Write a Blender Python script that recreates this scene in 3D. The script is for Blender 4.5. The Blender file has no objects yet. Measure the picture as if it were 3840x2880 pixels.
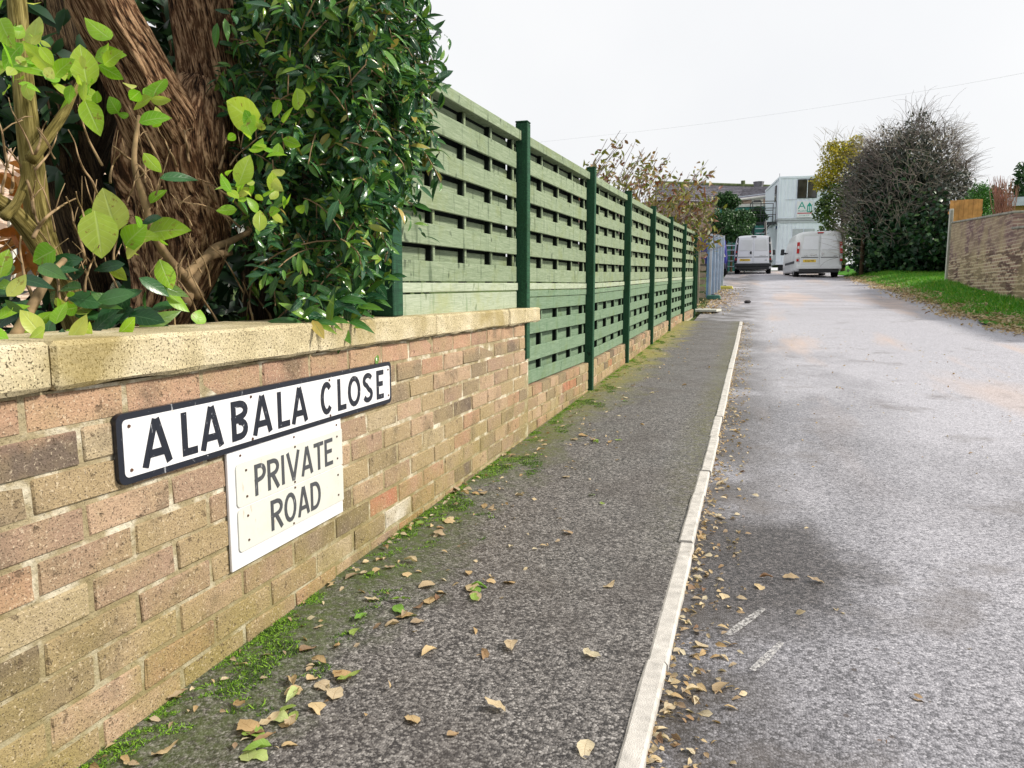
import bpy, bmesh, math, random
import numpy as np
from mathutils import Vector, Matrix

rng = np.random.default_rng(7)
random.seed(7)
scene = bpy.context.scene
COL = scene.collection
R = math.radians

# ------------------------------------------------------------------ camera
CAM = np.array([0.0, 0.0, 0.95])
FPX, PITCH, YAW = 2750.0, 0.124, 0.30          # focal length in photo pixels (3840 wide)
FW = np.array([-math.sin(YAW) * math.cos(PITCH), math.cos(YAW) * math.cos(PITCH), -math.sin(PITCH)])
RT = np.array([math.cos(YAW), math.sin(YAW), 0.0])
UP = np.cross(RT, FW)
cd = bpy.data.cameras.new('camera')
cd.sensor_width = 36.0
cd.lens = FPX / 3840 * 36
cd.clip_start = 0.05
cd.clip_end = 2000
cam = bpy.data.objects.new('camera', cd)
COL.objects.link(cam)
M = Matrix.Identity(4)
for i in range(3):
    M[i][0], M[i][1], M[i][2], M[i][3] = RT[i], UP[i], -FW[i], CAM[i]
cam.matrix_world = M
scene.camera = cam

# ------------------------------------------------------------------ world, sun, exposure
SUN_EL, SUN_AZ = R(38), R(78)                   # azimuth measured from +Y towards +X
w = bpy.data.worlds.new('World')
scene.world = w
w.use_nodes = True
nt = w.node_tree
for n in list(nt.nodes):
    nt.nodes.remove(n)
sky = nt.nodes.new('ShaderNodeTexSky')
sky.sky_type = 'NISHITA'
sky.sun_disc = False
sky.sun_elevation = SUN_EL
sky.sun_rotation = SUN_AZ
sky.dust_density = 4
mixn = nt.nodes.new('ShaderNodeMix')
mixn.data_type = 'RGBA'
mixn.inputs[0].default_value = 0.92
cl = nt.nodes.new('ShaderNodeTexNoise'); cl.inputs['Scale'].default_value = 2.2; cl.inputs['Detail'].default_value = 5
tcw = nt.nodes.new('ShaderNodeTexCoord'); nt.links.new(tcw.outputs['Generated'], cl.inputs['Vector'])
clr = nt.nodes.new('ShaderNodeValToRGB')                 # even bright cloud veil, faintly mottled
clr.color_ramp.elements[0].position, clr.color_ramp.elements[0].color = .3, (6.15, 6.2, 6.3, 1)
clr.color_ramp.elements[1].position, clr.color_ramp.elements[1].color = .7, (6.75, 6.74, 6.72, 1)
nt.links.new(cl.outputs['Fac'], clr.inputs[0]); nt.links.new(clr.outputs[0], mixn.inputs[7])
bg = nt.nodes.new('ShaderNodeBackground')
bg.inputs[1].default_value = 0.10
wo = nt.nodes.new('ShaderNodeOutputWorld')
nt.links.new(sky.outputs[0], mixn.inputs[6])
nt.links.new(mixn.outputs[2], bg.inputs[0])
nt.links.new(bg.outputs[0], wo.inputs[0])
sl = bpy.data.lights.new('sun', 'SUN')
sl.energy = 3.3
sl.angle = R(7)
sl.color = (1.0, 0.93, 0.82)
sun = bpy.data.objects.new('sun', sl)
COL.objects.link(sun)
sd = Vector((math.sin(SUN_AZ) * math.cos(SUN_EL), math.cos(SUN_AZ) * math.cos(SUN_EL), math.sin(SUN_EL)))
sun.rotation_euler = sd.to_track_quat('Z', 'Y').to_euler()
sun.location = (20, 20, 30)
scene.view_settings.view_transform = 'Standard'
scene.view_settings.look = 'None'
scene.view_settings.gamma = 1
scene.view_settings.exposure = 0.62

# ------------------------------------------------------------------ pixel helpers (photo shown 2212 wide)
def ray(x, y):
    s = 3840 / 2212
    return FW + RT * ((x * s - 1920) / FPX) - UP * ((y * s - 1440) / FPX)
def onX(x, y, X):
    d = ray(x, y); return CAM + d * (X / d[0])
def onY(x, y, Y):
    d = ray(x, y); return CAM + d * (Y / d[1])
def r6(x, y, Y):                                  # detail crop around the vans
    return onY((2600 + x * 640 / 2212) / 1.736, (600 + y * 640 / 2212) / 1.736, Y)

GY = np.array([-60, -5, 0, 1, 2.4, 4.2, 6.05, 8, 9.95, 11.9, 13.85, 15.8, 20, 25, 30, 34.3, 40.4, 47.5, 60, 120, 400.])
GZ = np.array([-.6, -.05, .0, .017, .045, .068, .112, .165, .238, .32, .405, .49, .745, 1.06, 1.35, 1.60, 1.91, 2.25, 2.7, 3.5, 3.5])
def g(y):
    y = np.asarray(y, float)
    return sum(np.interp(y + o, GY, GZ) for o in (-.6, -.3, 0, .3, .6)) / 5
def kerbx(y):
    return -.215 + .0157 * np.asarray(y, float)
EY = np.array([7.0, 7.5, 8.5, 10, 12.2, 16, 20, 33, 60])
EX = np.array([60, 22, 9, 5.6, 3.95, 4.1, 4.25, 4.35, 4.6])
def edge(y):
    return np.interp(y, EY, EX)
def smooth(t):
    t = np.clip(t, 0, 1); return t * t * (3 - 2 * t)
def vergez(x, y):
    return g(y) + .02 + .2 * smooth((np.asarray(x) - edge(y)) / 1.4)

# ------------------------------------------------------------------ object helpers
def tag(o, label=None, cat=None, group=None, kind=None):
    if label: o['label'] = label
    if cat: o['category'] = cat
    if group: o['group'] = group
    if kind: o['kind'] = kind
    return o
def thing(name, loc, label, cat, group=None, rz=0):
    o = bpy.data.objects.new(name, None)
    o.empty_display_size = .1
    COL.objects.link(o)
    o.location = loc
    o.rotation_euler = (0, 0, rz)
    return tag(o, label, cat, group)
def link(name, me, parent=None, loc=(0, 0, 0), rot=(0, 0, 0), scale=(1, 1, 1)):
    o = bpy.data.objects.new(name, me)
    COL.objects.link(o)
    o.location = loc
    o.rotation_euler = rot
    o.scale = scale
    if parent: o.parent = parent
    return o

class MB:
    """collects geometry for one mesh"""
    def __init__(s):
        s.v, s.f, s.u = [], [], []
    def add(s, vs, fs, uv=None):
        b = len(s.v)
        s.v += [tuple(map(float, p)) for p in vs]
        s.f += [tuple(b + i for i in f) for f in fs]
        s.u += list(uv) if uv is not None else [(p[0], p[1]) for p in vs]
        return s
    def box(s, x0, x1, y0, y1, z0, z1):
        return s.add([(x0, y0, z0), (x1, y0, z0), (x1, y1, z0), (x0, y1, z0), (x0, y0, z1), (x1, y0, z1), (x1, y1, z1), (x0, y1, z1)],
                     [(0, 3, 2, 1), (4, 5, 6, 7), (0, 1, 5, 4), (1, 2, 6, 5), (2, 3, 7, 6), (3, 0, 4, 7)])
    def hexa(s, p):                               # 8 points, same order as box
        return s.add(p, [(0, 3, 2, 1), (4, 5, 6, 7), (0, 1, 5, 4), (1, 2, 6, 5), (2, 3, 7, 6), (3, 0, 4, 7)])
    def tube(s, pts, rad, n=6, caps=True, lump=None, cr=0):
        pts = np.array(pts, float)
        rad = np.ones(len(pts)) * rad if np.isscalar(rad) else np.array(rad, float)
        if cr:
            pts, rad = catmull(pts, rad, cr)
        k = len(pts)
        t = np.gradient(pts, axis=0)
        t /= np.linalg.norm(t, axis=1)[:, None] + 1e-9
        ref = np.array([0, 0, 1.]) if abs(t[0][2]) < .9 else np.array([1., 0, 0])
        a = np.cross(t[0], ref); a /= np.linalg.norm(a)
        vs, uv, L = [], [], 0
        for i in range(k):
            a = a - t[i] * (a @ t[i]); a /= np.linalg.norm(a) + 1e-9
            b = np.cross(t[i], a)
            if i: L += np.linalg.norm(pts[i] - pts[i - 1])
            for j in range(n):
                th = 2 * math.pi * j / n
                r = rad[i] * (lump(th, L) if lump else 1)
                vs.append(pts[i] + (a * math.cos(th) + b * math.sin(th)) * r)
                uv.append((j / n, L))
        fs = [(i * n + j, i * n + (j + 1) % n, (i + 1) * n + (j + 1) % n, (i + 1) * n + j) for i in range(k - 1) for j in range(n)]
        if caps:
            fs += [tuple(range(n - 1, -1, -1)), tuple((k - 1) * n + j for j in range(n))]
        return s.add(vs, fs, uv)
    def mesh(s, name, mat, smooth=False, bevel=0):
        me = bpy.data.meshes.new(name)
        me.from_pydata(s.v, [], s.f)
        ul = me.uv_layers.new(name='UVMap')
        idx = np.zeros(len(me.loops), int)
        me.loops.foreach_get('vertex_index', idx)
        ul.data.foreach_set('uv', np.array(s.u, float)[idx].ravel())
        me.materials.append(mat)
        if bevel:
            bm = bmesh.new(); bm.from_mesh(me)
            bmesh.ops.bevel(bm, geom=bm.edges[:], offset=bevel, segments=1, affect='EDGES')
            bm.to_mesh(me); bm.free()
        if smooth:
            me.polygons.foreach_set('use_smooth', [True] * len(me.polygons))
        me.update()
        return me
    def obj(s, name, mat, parent=None, smooth=False, bevel=0, world=True):
        o = link(name, s.mesh(name, mat, smooth, bevel), parent)
        if parent is not None and world:           # vertices given in world space
            p = Vector((0, 0, 0)); q = parent
            while q is not None:
                p += q.location; q = q.parent
            o.location = -p
        return o

def catmull(P, rad, n):
    P = np.vstack([2 * P[0] - P[1], P, 2 * P[-1] - P[-2]])
    rr = np.concatenate([[rad[0]], rad, [rad[-1]]])
    out, ro = [], []
    for i in range(1, len(P) - 2):
        for t in np.linspace(0, 1, n, endpoint=False):
            a, b, c, d = P[i - 1], P[i], P[i + 1], P[i + 2]
            out.append(.5 * (2 * b + (c - a) * t + (2 * a - 5 * b + 4 * c - d) * t * t + (3 * b - a - 3 * c + d) * t ** 3))
            ro.append(rr[i] * (1 - t) + rr[i + 1] * t)
    out.append(P[-2]); ro.append(rr[-2])
    return np.array(out), np.array(ro)

def bulk(name, V, F, mat, uv=None, var=None, smooth_=False):
    """numpy mesh: V (n,3), F (m,k) all faces of the same size"""
    me = bpy.data.meshes.new(name)
    n, (m, k) = len(V), F.shape
    me.vertices.add(n); me.vertices.foreach_set('co', np.ascontiguousarray(V, dtype=np.float32).ravel())
    me.loops.add(m * k); me.loops.foreach_set('vertex_index', np.ascontiguousarray(F, dtype=np.int32).ravel())
    me.polygons.add(m)
    me.polygons.foreach_set('loop_start', np.arange(0, m * k, k, dtype=np.int32))
    me.update(calc_edges=True)
    if uv is not None:
        ul = me.uv_layers.new(name='UVMap')
        ul.data.foreach_set('uv', np.ascontiguousarray(uv[F.ravel()], dtype=np.float32).ravel())
    if var is not None:
        at = me.attributes.new('var', 'FLOAT', 'POINT')
        at.data.foreach_set('value', np.ascontiguousarray(var, dtype=np.float32))
    if smooth_:
        me.polygons.foreach_set('use_smooth', np.ones(m, dtype=bool))
    me.materials.append(mat)
    me.validate()
    return me

def leaf_template(L, W, nl=6, fold=.15, curl=.2, shape=.42, tip=1.0, stem=.0):
    """leaf blade along +Y, normal +Z; rows of three points"""
    V, U = [], []
    for i in range(nl + 1):
        t = i / nl
        wd = W * .5 * max(0.02, math.sin(math.pi * t ** (math.log(.5) / math.log(shape))) ** (.75 if t < shape else tip))
        z = -curl * L * t * t
        for q in (-1, 0, 1):
            V.append((q * wd, stem + L * t, z + fold * abs(q) * wd))
            U.append((q * .5 + .5, t))
    F = []
    for i in range(nl):
        for q in (0, 1):
            a = i * 3 + q
            F.append((a, a + 1, a + 4, a + 3))
    return np.array(V), np.array(F), np.array(U)

def scatter(tpl, Rm, off, scale=None, var=None):
    V, F, U = tpl
    n = len(off)
    W = np.einsum('nij,vj->nvi', Rm, V)
    if scale is not None: W = W * np.asarray(scale)[:, None, None]
    W = W + off[:, None, :]
    FF = F[None] + (np.arange(n) * len(V))[:, None, None]
    vv = np.repeat(var if var is not None else rng.random(n), len(V))
    return W.reshape(-1, 3), FF.reshape(-1, F.shape[1]), np.tile(U, (n, 1)), vv

def frames(d, nrm):
    """rotation matrices taking +Y to d and +Z near nrm"""
    d = d / (np.linalg.norm(d, axis=1)[:, None] + 1e-9)
    x = np.cross(d, nrm); x /= np.linalg.norm(x, axis=1)[:, None] + 1e-9
    z = np.cross(x, d)
    return np.stack([x, d, z], axis=2)

def inpoly(x, y, poly):
    c = np.zeros(len(x), bool)
    for (x1, y1), (x2, y2) in zip(poly, poly[1:] + poly[:1]):
        m = ((y1 > y) != (y2 > y)) & (x < (x2 - x1) * (y - y1) / (y2 - y1 + 1e-12) + x1)
        c ^= m
    return c

# ------------------------------------------------------------------ materials
class Mat:
    def __init__(s, name, rough=.7, spec=.5):
        s.m = bpy.data.materials.new(name)
        s.m.use_nodes = True
        s.t = s.m.node_tree
        s.b = s.t.nodes['Principled BSDF']
        s.b.inputs['Roughness'].default_value = rough
        s.b.inputs['Specular IOR Level'].default_value = spec
    def n(s, typ, ins=(), **kw):
        nd = s.t.nodes.new(typ)
        for k, v in kw.items(): setattr(nd, k, v)
        for k, v in dict(ins).items(): s.put(nd.inputs[k], v)
        return nd
    def put(s, sock, v):
        if hasattr(v, 'links') or isinstance(v, bpy.types.NodeSocket): s.t.links.new(v, sock)
        else: sock.default_value = v
    def pos(s): return s.n('ShaderNodeNewGeometry').outputs['Position']
    def uv(s): return s.n('ShaderNodeTexCoord').outputs['UV']
    def objc(s): return s.n('ShaderNodeTexCoord').outputs['Object']
    def scl(s, v, k):
        return s.n('ShaderNodeVectorMath', {0: v, 1: k}, operation='MULTIPLY').outputs[0]
    def off(s, v, k):
        return s.n('ShaderNodeVectorMath', {0: v, 1: k}, operation='ADD').outputs[0]
    def rnd(s): return s.n('ShaderNodeObjectInfo').outputs['Random']
    def attr(s, nm): return s.n('ShaderNodeAttribute', attribute_name=nm).outputs['Fac']
    def noise(s, v, sc, det=4, rough=.55, dist=0):
        return s.n('ShaderNodeTexNoise', {'Vector': v, 'Scale': sc, 'Detail': det, 'Roughness': rough, 'Distortion': dist}).outputs['Fac']
    def vor(s, v, sc, out='Distance', feat='F1'):
        return s.n('ShaderNodeTexVoronoi', {'Vector': v, 'Scale': sc}, feature=feat).outputs[out]
    def ramp(s, fac, stops, interp='LINEAR'):
        nd = s.n('ShaderNodeValToRGB', {0: fac})
        cr = nd.color_ramp; cr.interpolation = interp
        while len(cr.elements) < len(stops): cr.elements.new(.5)
        for e, (p, c) in zip(cr.elements, stops):
            e.position = p; e.color = (*c, 1) if not np.isscalar(c) else (c, c, c, 1)
        return nd.outputs[0]
    def mix(s, f, a, b, bl='MIX'):
        nd = s.n('ShaderNodeMix', data_type='RGBA', blend_type=bl)
        for i, v in ((0, f), (6, a), (7, b)):
            if isinstance(v, tuple) and len(v) == 3: v = (*v, 1)
            s.put(nd.inputs[i], v)
        return nd.outputs[2]
    def ma(s, op, a, b=0.0, c=None):
        ins = {0: a, 1: b}
        if c is not None: ins[2] = c
        return s.n('ShaderNodeMath', ins, operation=op).outputs[0]
    def mr(s, v, a, b, c=0., d=1.):
        return s.n('ShaderNodeMapRange', {0: v, 1: a, 2: b, 3: c, 4: d}).outputs[0]
    def sep(s, v): return s.n('ShaderNodeSeparateXYZ', {0: v}).outputs
    def bump(s, h, strength=.5, dist=.01):
        nd = s.n('ShaderNodeBump', {'Height': h, 'Strength': strength, 'Distance': dist})
        s.t.links.new(nd.outputs[0], s.b.inputs['Normal'])
    def col(s, c):
        s.put(s.b.inputs['Base Color'], (*c, 1) if isinstance(c, tuple) and len(c) == 3 else c)
        return s
    def rough(s, v): s.put(s.b.inputs['Roughness'], v); return s

def plain(name, c, rough=.6, spec=.5, metal=0, var=.15, sc=8, bump=0):
    m = Mat(name, rough, spec)
    p = m.pos()
    n = m.noise(p, sc, 5)
    lo = tuple(max(0, x * (1 - var)) for x in c); hi = tuple(min(1, x * (1 + var)) for x in c)
    m.col(m.ramp(n, [(.3, lo), (.7, hi)]))
    m.b.inputs['Metallic'].default_value = metal
    if bump: m.bump(m.noise(p, sc * 12, 3), bump, .004)
    return m.m

def brick_mat():
    m = Mat('brick_face', .9, .2)
    p = m.pos(); r = m.rnd()
    base = m.ramp(r, [(0, (.37, .28, .165)), (.2, (.34, .235, .165)), (.36, (.26, .20, .13)), (.5, (.44, .31, .21)), (.63, (.40, .24, .16)), (.74, (.15, .115, .09)), (.84, (.24, .185, .12)), (.91, (.42, .18, .11)), (.945, (.42, .34, .22)), (.985, (.66, .62, .54))], 'CONSTANT')
    z = m.sep(p)[2]
    n2 = m.noise(p, 9, 4)
    base = m.mix(m.mr(m.ma('ADD', z, m.ma('MULTIPLY', m.ma('SUBTRACT', n2, .5), .12)), .66, .72, 0, .6), base, (.52, .31, .21))      # pink top course
    base = m.mix(m.mr(n2, .42, .68, 0, .5), base, (.36, .28, .15), 'MIX')
    base = m.mix(m.mr(m.noise(m.off(p, (7, 2, 5)), 6, 5, .6), .54, .68, 0, .6), base, (.12, .095, .065))
    alg = m.ma('MULTIPLY', m.mr(z, .5, .02), m.mr(m.noise(p, 5, 5), .36, .62))
    base = m.mix(m.ma('MULTIPLY', alg, .8), base, (.27, .22, .07))
    sp = m.noise(p, 260, 3, .7)
    base = m.mix(m.mr(sp, .56, .63, 0, .9), base, (.06, .045, .03))
    base = m.mix(m.mr(m.noise(m.off(p, (3, 1, 7)), 150, 4, .7), .58, .66, 0, .5), base, (.80, .68, .50))
    cr = m.noise(m.off(p, (9, 5, 1)), 38, 4, .6)
    base = m.mix(m.mr(cr, .63, .69, 0, .6), base, (.10, .07, .045))
    m.col(base)
    m.bump(m.ma('SUBTRACT', m.ma('ADD', m.noise(p, 55, 6, .65), m.ma('MULTIPLY', sp, .6)), m.mr(cr, .62, .7, 0, .5)), .9, .006)
    return m.m
def mortar_mat():
    m = Mat('mortar', .95, .1)
    p = m.pos()
    n = m.noise(p, 14, 5)
    c = m.ramp(n, [(.3, (.27, .22, .12)), (.5, (.38, .32, .20)), (.68, (.72, .67, .54))])
    c = m.mix(m.mr(m.noise(p, 220, 3, .7), .58, .68, 0, .8), c, (.10, .08, .04))
    z = m.sep(p)[2]
    c = m.mix(m.ma('MULTIPLY', m.mr(z, .45, .02), .55), c, (.22, .19, .06))
    m.col(c); m.bump(m.noise(p, 90, 5, .7), 1, .008)
    return m.m
def coping_mat():
    m = Mat('buff_stone', .9, .2)
    p = m.pos()
    c = m.ramp(m.noise(p, 6, 5), [(.3, (.37, .31, .18)), (.5, (.50, .43, .27)), (.72, (.64, .57, .41))])
    c = m.mix(m.mr(m.noise(p, 250, 2, .6), .56, .63, 0, .9), c, (.05, .035, .015))
    c = m.mix(m.mr(m.noise(m.off(p, (4, 4, 4)), 170, 2, .6), .6, .66, 0, .7), c, (.80, .68, .42))
    c = m.mix(m.mr(m.noise(m.off(p, (1, 9, 2)), 3.2, 4), .56, .66, 0, .55), c, (.25, .19, .05))
    m.col(c); m.bump(m.noise(p, 120, 5, .7), .8, .006)
    return m.m
def wood_mat(name, a, b, stain, zlo=None):
    m = Mat(name, .8, .25)
    p = m.pos(); r = m.rnd()
    q = m.scl(p, (60, 3.2, 60))
    gr = m.noise(m.off(q, (0, 0, 0)), 2.2, 5, .6, 1.2)
    c = m.ramp(gr, [(.28, tuple(x * .72 for x in a)), (.45, a), (.7, b)])
    c = m.mix(m.mr(r, 0, 1, 0, .35), c, tuple(x * .8 for x in a))
    kn = m.noise(m.scl(p, (20, 14, 7)), 1.5, 3, .5)
    c = m.mix(m.mr(kn, .66, .72, 0, .8), c, stain)                                        # knots, runs
    st = m.noise(m.scl(p, (30, 26, 3.5)), 1, 4, .6)
    c = m.mix(m.mr(st, .58, .66, 0, .6), c, tuple(x * 1.6 for x in stain))
    c = m.mix(m.mr(m.noise(p, 240, 2, .6), .6, .68, 0, .45), c, tuple(x * .5 for x in a))
    c = m.mix(m.mr(m.noise(m.off(p, (2, 5, 3)), 5, 5, .65), .52, .68, 0, .5), c, tuple(q * w for q, w in zip(a, (.85, .8, .45))))
    m.col(c); m.bump(gr, .45, .004)
    return m.m
def asphalt_mat(name, path=False):
    m = Mat(name, .6, .5)
    p = m.pos()
    x, y, z = m.sep(p)
    cellc = m.n('ShaderNodeTexVoronoi', {'Vector': p, 'Scale': 170.0}, feature='F1')
    cell2 = m.n('ShaderNodeTexVoronoi', {'Vector': p, 'Scale': 75.0}, feature='F1')
    sp2 = cellc.outputs['Distance']
    sp = m.ma('ADD', m.ma('ADD', m.ma('MULTIPLY', m.sep(cellc.outputs['Color'])[0], .34), m.ma('MULTIPLY', m.sep(cell2.outputs['Color'])[0], .12)), m.ma('ADD', m.ma('MULTIPLY', m.noise(p, 330, 2, .7), .45), m.ma('MULTIPLY', sp2, -.12)))
    big = m.noise(m.scl(p, (1, .55, 1)), .75, 6, .6)
    mid = m.noise(p, 3.1, 5, .6)
    if path:
        c = m.ramp(sp, [(.26, (.022, .02, .021)), (.40, (.105, .098, .095)), (.54, (.215, .203, .196)), (.70, (.48, .46, .44))])
        c = m.mix(m.mr(mid, .45, .7, 0, .45), c, (.055, .045, .04))
        # algae film along the foot of the walls and the inner side of the edging
        wall = m.mr(m.ma('ADD', m.ma('ADD', x, m.ma('MULTIPLY', m.mr(y, 3.5, 14), -.24)), m.ma('MULTIPLY', m.ma('SUBTRACT', mid, .5), -.9)), -1.14, -.84, 1, 0)
        alg = m.mix(m.mr(y, 3, 9), (.055, .085, .014), (.30, .27, .04))
        c = m.mix(m.ma('MULTIPLY', wall, m.mr(m.noise(p, 42, 4, .7), .34, .56, .12, .85)), c, alg)
        kx = m.ma('SUBTRACT', x, m.ma('MULTIPLY', y, .0157))
        kk = m.ma('MULTIPLY', m.mr(kx, -.42, -.26), m.ma('MULTIPLY', m.mr(y, 2.2, 4.5), m.mr(m.noise(p, 30, 4, .7), .38, .6)))
        c = m.mix(m.ma('MULTIPLY', kk, .75), c, (.10, .10, .03))
        rg = m.mr(m.noise(p, 2.0, 3), .35, .65, .48, .8)
    else:
        kx = m.ma('SUBTRACT', x, m.ma('MULTIPLY', y, .0157))
        dry = m.mr(m.ma('ADD', m.ma('ADD', m.ma('MULTIPLY', kx, .27), m.ma('MULTIPLY', y, .035)), m.ma('MULTIPLY', m.ma('SUBTRACT', big, .5), 1.5)), -.02, .55)  # dry pale patches; sky glare also painted in, paler rightwards and far off
        dark = m.ramp(sp, [(.26, (.03, .03, .035)), (.40, (.12, .118, .132)), (.54, (.235, .232, .255)), (.70, (.50, .495, .53))])
        pale = m.ramp(sp, [(.24, (.17, .168, .19)), (.36, (.37, .365, .405)), (.52, (.48, .475, .52)), (.68, (.62, .61, .65))])
        c = m.mix(dry, dark, pale)
        tr = m.noise(m.off(m.scl(p, (1.1, .16, 1)), (3, 2, 0)), .9, 4, .55)                        # pinkish mud dragged by tyres
        c = m.mix(m.ma('MULTIPLY', m.mr(tr, .5, .62, 0, .6), m.mr(y, 3, 9)), c, (.52, .38, .30))
        gut = m.ma('MULTIPLY', m.mr(kx, .28, -.12), m.mr(m.noise(p, 2.3, 4), .36, .55))
        c = m.mix(m.ma('MULTIPLY', gut, .75), c, (.045, .036, .028))
        c = m.mix(m.mr(m.noise(m.off(p, (8, 3, 0)), 1.7, 5, .65), .58, .70, 0, .6), c, (.13, .115, .11))
        c = m.mix(m.mr(m.vor(m.scl(p, (6, 5, 5)), 1.0), .05, .025, 0, .8), c, (.06, .045, .04))
        dx = m.ma('MULTIPLY', m.ma('SUBTRACT', x, .10), 1.0); dy = m.ma('MULTIPLY', m.ma('SUBTRACT', y, 2.5), .62)
        rr = m.ma('ADD', m.ma('SQRT', m.ma('ADD', m.ma('MULTIPLY', dx, dx), m.ma('MULTIPLY', dy, dy))), m.ma('MULTIPLY', m.ma('SUBTRACT', mid, .5), .5))
        c = m.mix(m.mr(rr, .36, .22, 0, .85), c, m.mix(1.0, dark, (.42, .38, .34), 'MULTIPLY'))                                # damp stain by the edging
        far = m.ma('MULTIPLY', m.mr(y, 14, 20), m.mr(m.noise(m.scl(p, (.5, 1.4, 1)), 1.1, 4), .42, .6))
        c = m.mix(m.ma('MULTIPLY', far, .6), c, (.22, .21, .225))
        rg = m.ma('ADD', m.mr(dry, 0, 1, .46, .56), m.ma('MULTIPLY', m.ma('SUBTRACT', mid, .5), .3))
    m.col(c); m.rough(rg)
    m.bump(m.ma('ADD', m.ma('MULTIPLY', sp, .7), m.ma('MULTIPLY', sp2, -.9)), .55, .0035)
    return m.m
def leaf_mat(name, stops, trans=.4, rough=.4, vein=.3, veincol=(.6, .8, .25), spot=None, spec=.5, dk=.45):
    m = Mat(name, rough, spec)
    r = m.ma('FRACT', m.ma('ADD', m.rnd(), m.attr('var')))
    c = m.ramp(r, stops)
    p = m.pos()
    c = m.mix(m.mr(m.noise(p, 45, 4), .35, .7, 0, dk), c, m.mix(.5, c, (.015, .03, .006)))
    u, v, _ = m.sep(m.uv())
    au = m.ma('ABSOLUTE', m.ma('SUBTRACT', u, .5))
    if vein:
        mid = m.mr(au, .012, .045, 1, 0)
        vs = m.ma('FRACT', m.ma('SUBTRACT', m.ma('MULTIPLY', v, 7), m.ma('MULTIPLY', au, 3.2)))
        sv = m.mr(m.ma('ABSOLUTE', m.ma('SUBTRACT', vs, .5)), .02, .09, .55, 0)
        f = m.ma('MULTIPLY', m.ma('MAXIMUM', mid, sv), vein)
        c = m.mix(f, c, veincol)
        m.bump(m.ma('MULTIPLY', f, -1), .5, .003)
    if spot:
        c = m.mix(m.mr(m.noise(p, 48, 5, .65), .61, .66, 0, .85), c, spot)
    m.col(c)
    if trans:
        out = m.t.nodes['Material Output']
        tr = m.n('ShaderNodeBsdfTranslucent', {'Color': m.mix(.5, c, m.mix(1.0, c, (1.0, 1.0, .35), 'MULTIPLY'))})
        ms = m.n('ShaderNodeMixShader', {0: trans, 1: m.b.outputs[0], 2: tr.outputs[0]})
        m.t.links.new(ms.outputs[0], out.inputs['Surface'])
    return m.m
def bark_mat(name, lo, mid, hi, k=(9, 1.6), bmp=1.0):
    m = Mat(name, .9, .15)
    u = m.uv()
    # wrap the angle so the seam does not show
    a, l, _ = m.sep(u)
    an = m.ma('MULTIPLY', a, 2 * math.pi)
    an = m.ma('ADD', an, m.ma('MULTIPLY', l, .9))
    v = m.n('ShaderNodeCombineXYZ', {0: m.ma('COSINE', an), 1: m.ma('SINE', an), 2: m.ma('MULTIPLY', l, k[1])}).outputs[0]
    r = m.noise(v, k[0], 5, .62, .6)
    f = m.noise(m.scl(v, (2.6, 2.6, 2.0)), k[0] * 1.4, 4, .6)
    c = m.ramp(m.ma('ADD', m.ma('MULTIPLY', r, .7), m.ma('MULTIPLY', f, .3)), [(.42, lo), (.49, mid), (.56, hi), (.63, tuple(min(1, x * 1.35) for x in hi))])
    c = m.mix(m.mr(m.noise(m.pos(), 7, 4), .5, .7, 0, .4), c, tuple(x * 1.2 for x in mid))
    m.col(c); m.bump(m.ma('ADD', r, m.ma('MULTIPLY', f, .5)), bmp, .03)
    return m.m
def wallbrick_mat(name, c1, c2, mort, stain=None, sx=1.0):
    m = Mat(name, .9, .2)
    p = m.objc()
    x, y, z = m.sep(p)
    v = m.n('ShaderNodeCombineXYZ', {0: m.ma('ADD', x, y), 1: z, 2: 0.0}).outputs[0]
    bt = m.n('ShaderNodeTexBrick', {'Vector': v, 'Color1': (*c1, 1), 'Color2': (*c2, 1), 'Mortar': (*mort, 1), 'Scale': 1.0, 'Mortar Size': .011, 'Bias': 0.0, 'Brick Width': .225, 'Row Height': .075})
    c = m.mix(m.mr(m.noise(m.scl(p, (1.7, 1.7, 13)), 1.0, 2), .5, .56, 0, .85), bt.outputs['Color'], tuple(.38 * q for q in c1))
    if stain: c = m.mix(m.mr(m.ma('ADD', z, m.ma('MULTIPLY', m.noise(p, .8, 3), .6)), 2.15, 2.3, 0, .5), c, (.22, .14, .15))
    if stain: c = m.mix(m.mr(m.noise(p, .9, 4), .42, .6, 0, .42), c, stain)
    c = m.mix(m.mr(m.noise(p, 30, 3), .6, .7, 0, .5), c, (.08, .06, .05))
    m.col(c); m.bump(bt.outputs['Fac'], -.6, .01)
    return m.m
def enamel(name, base, chip, rough=.3, amt=.66, dirt=None):
    m = Mat(name, rough, .5)
    p = m.pos()
    c = m.mix(m.mr(m.noise(p, 90, 5, .65), amt, amt + .05), base, chip)
    c = m.mix(m.mr(m.noise(m.scl(p, (1, 40, 12)), 2, 4, .6), .66, .72, 0, .6), c, chip)
    if dirt: c = m.mix(m.mr(m.noise(p, 11, 5, .6), .5, .75, 0, .5), c, dirt)
    m.col(c); m.bump(m.noise(p, 60, 3), .1, .002)
    return m.m
def glass_mat(name, c=(.02, .025, .03)):
    m = Mat(name, .06, .7); m.col(m.mix(m.mr(m.noise(m.pos(), 2, 3), .4, .7), c, tuple(x * 2.2 for x in c))); return m.m

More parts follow.
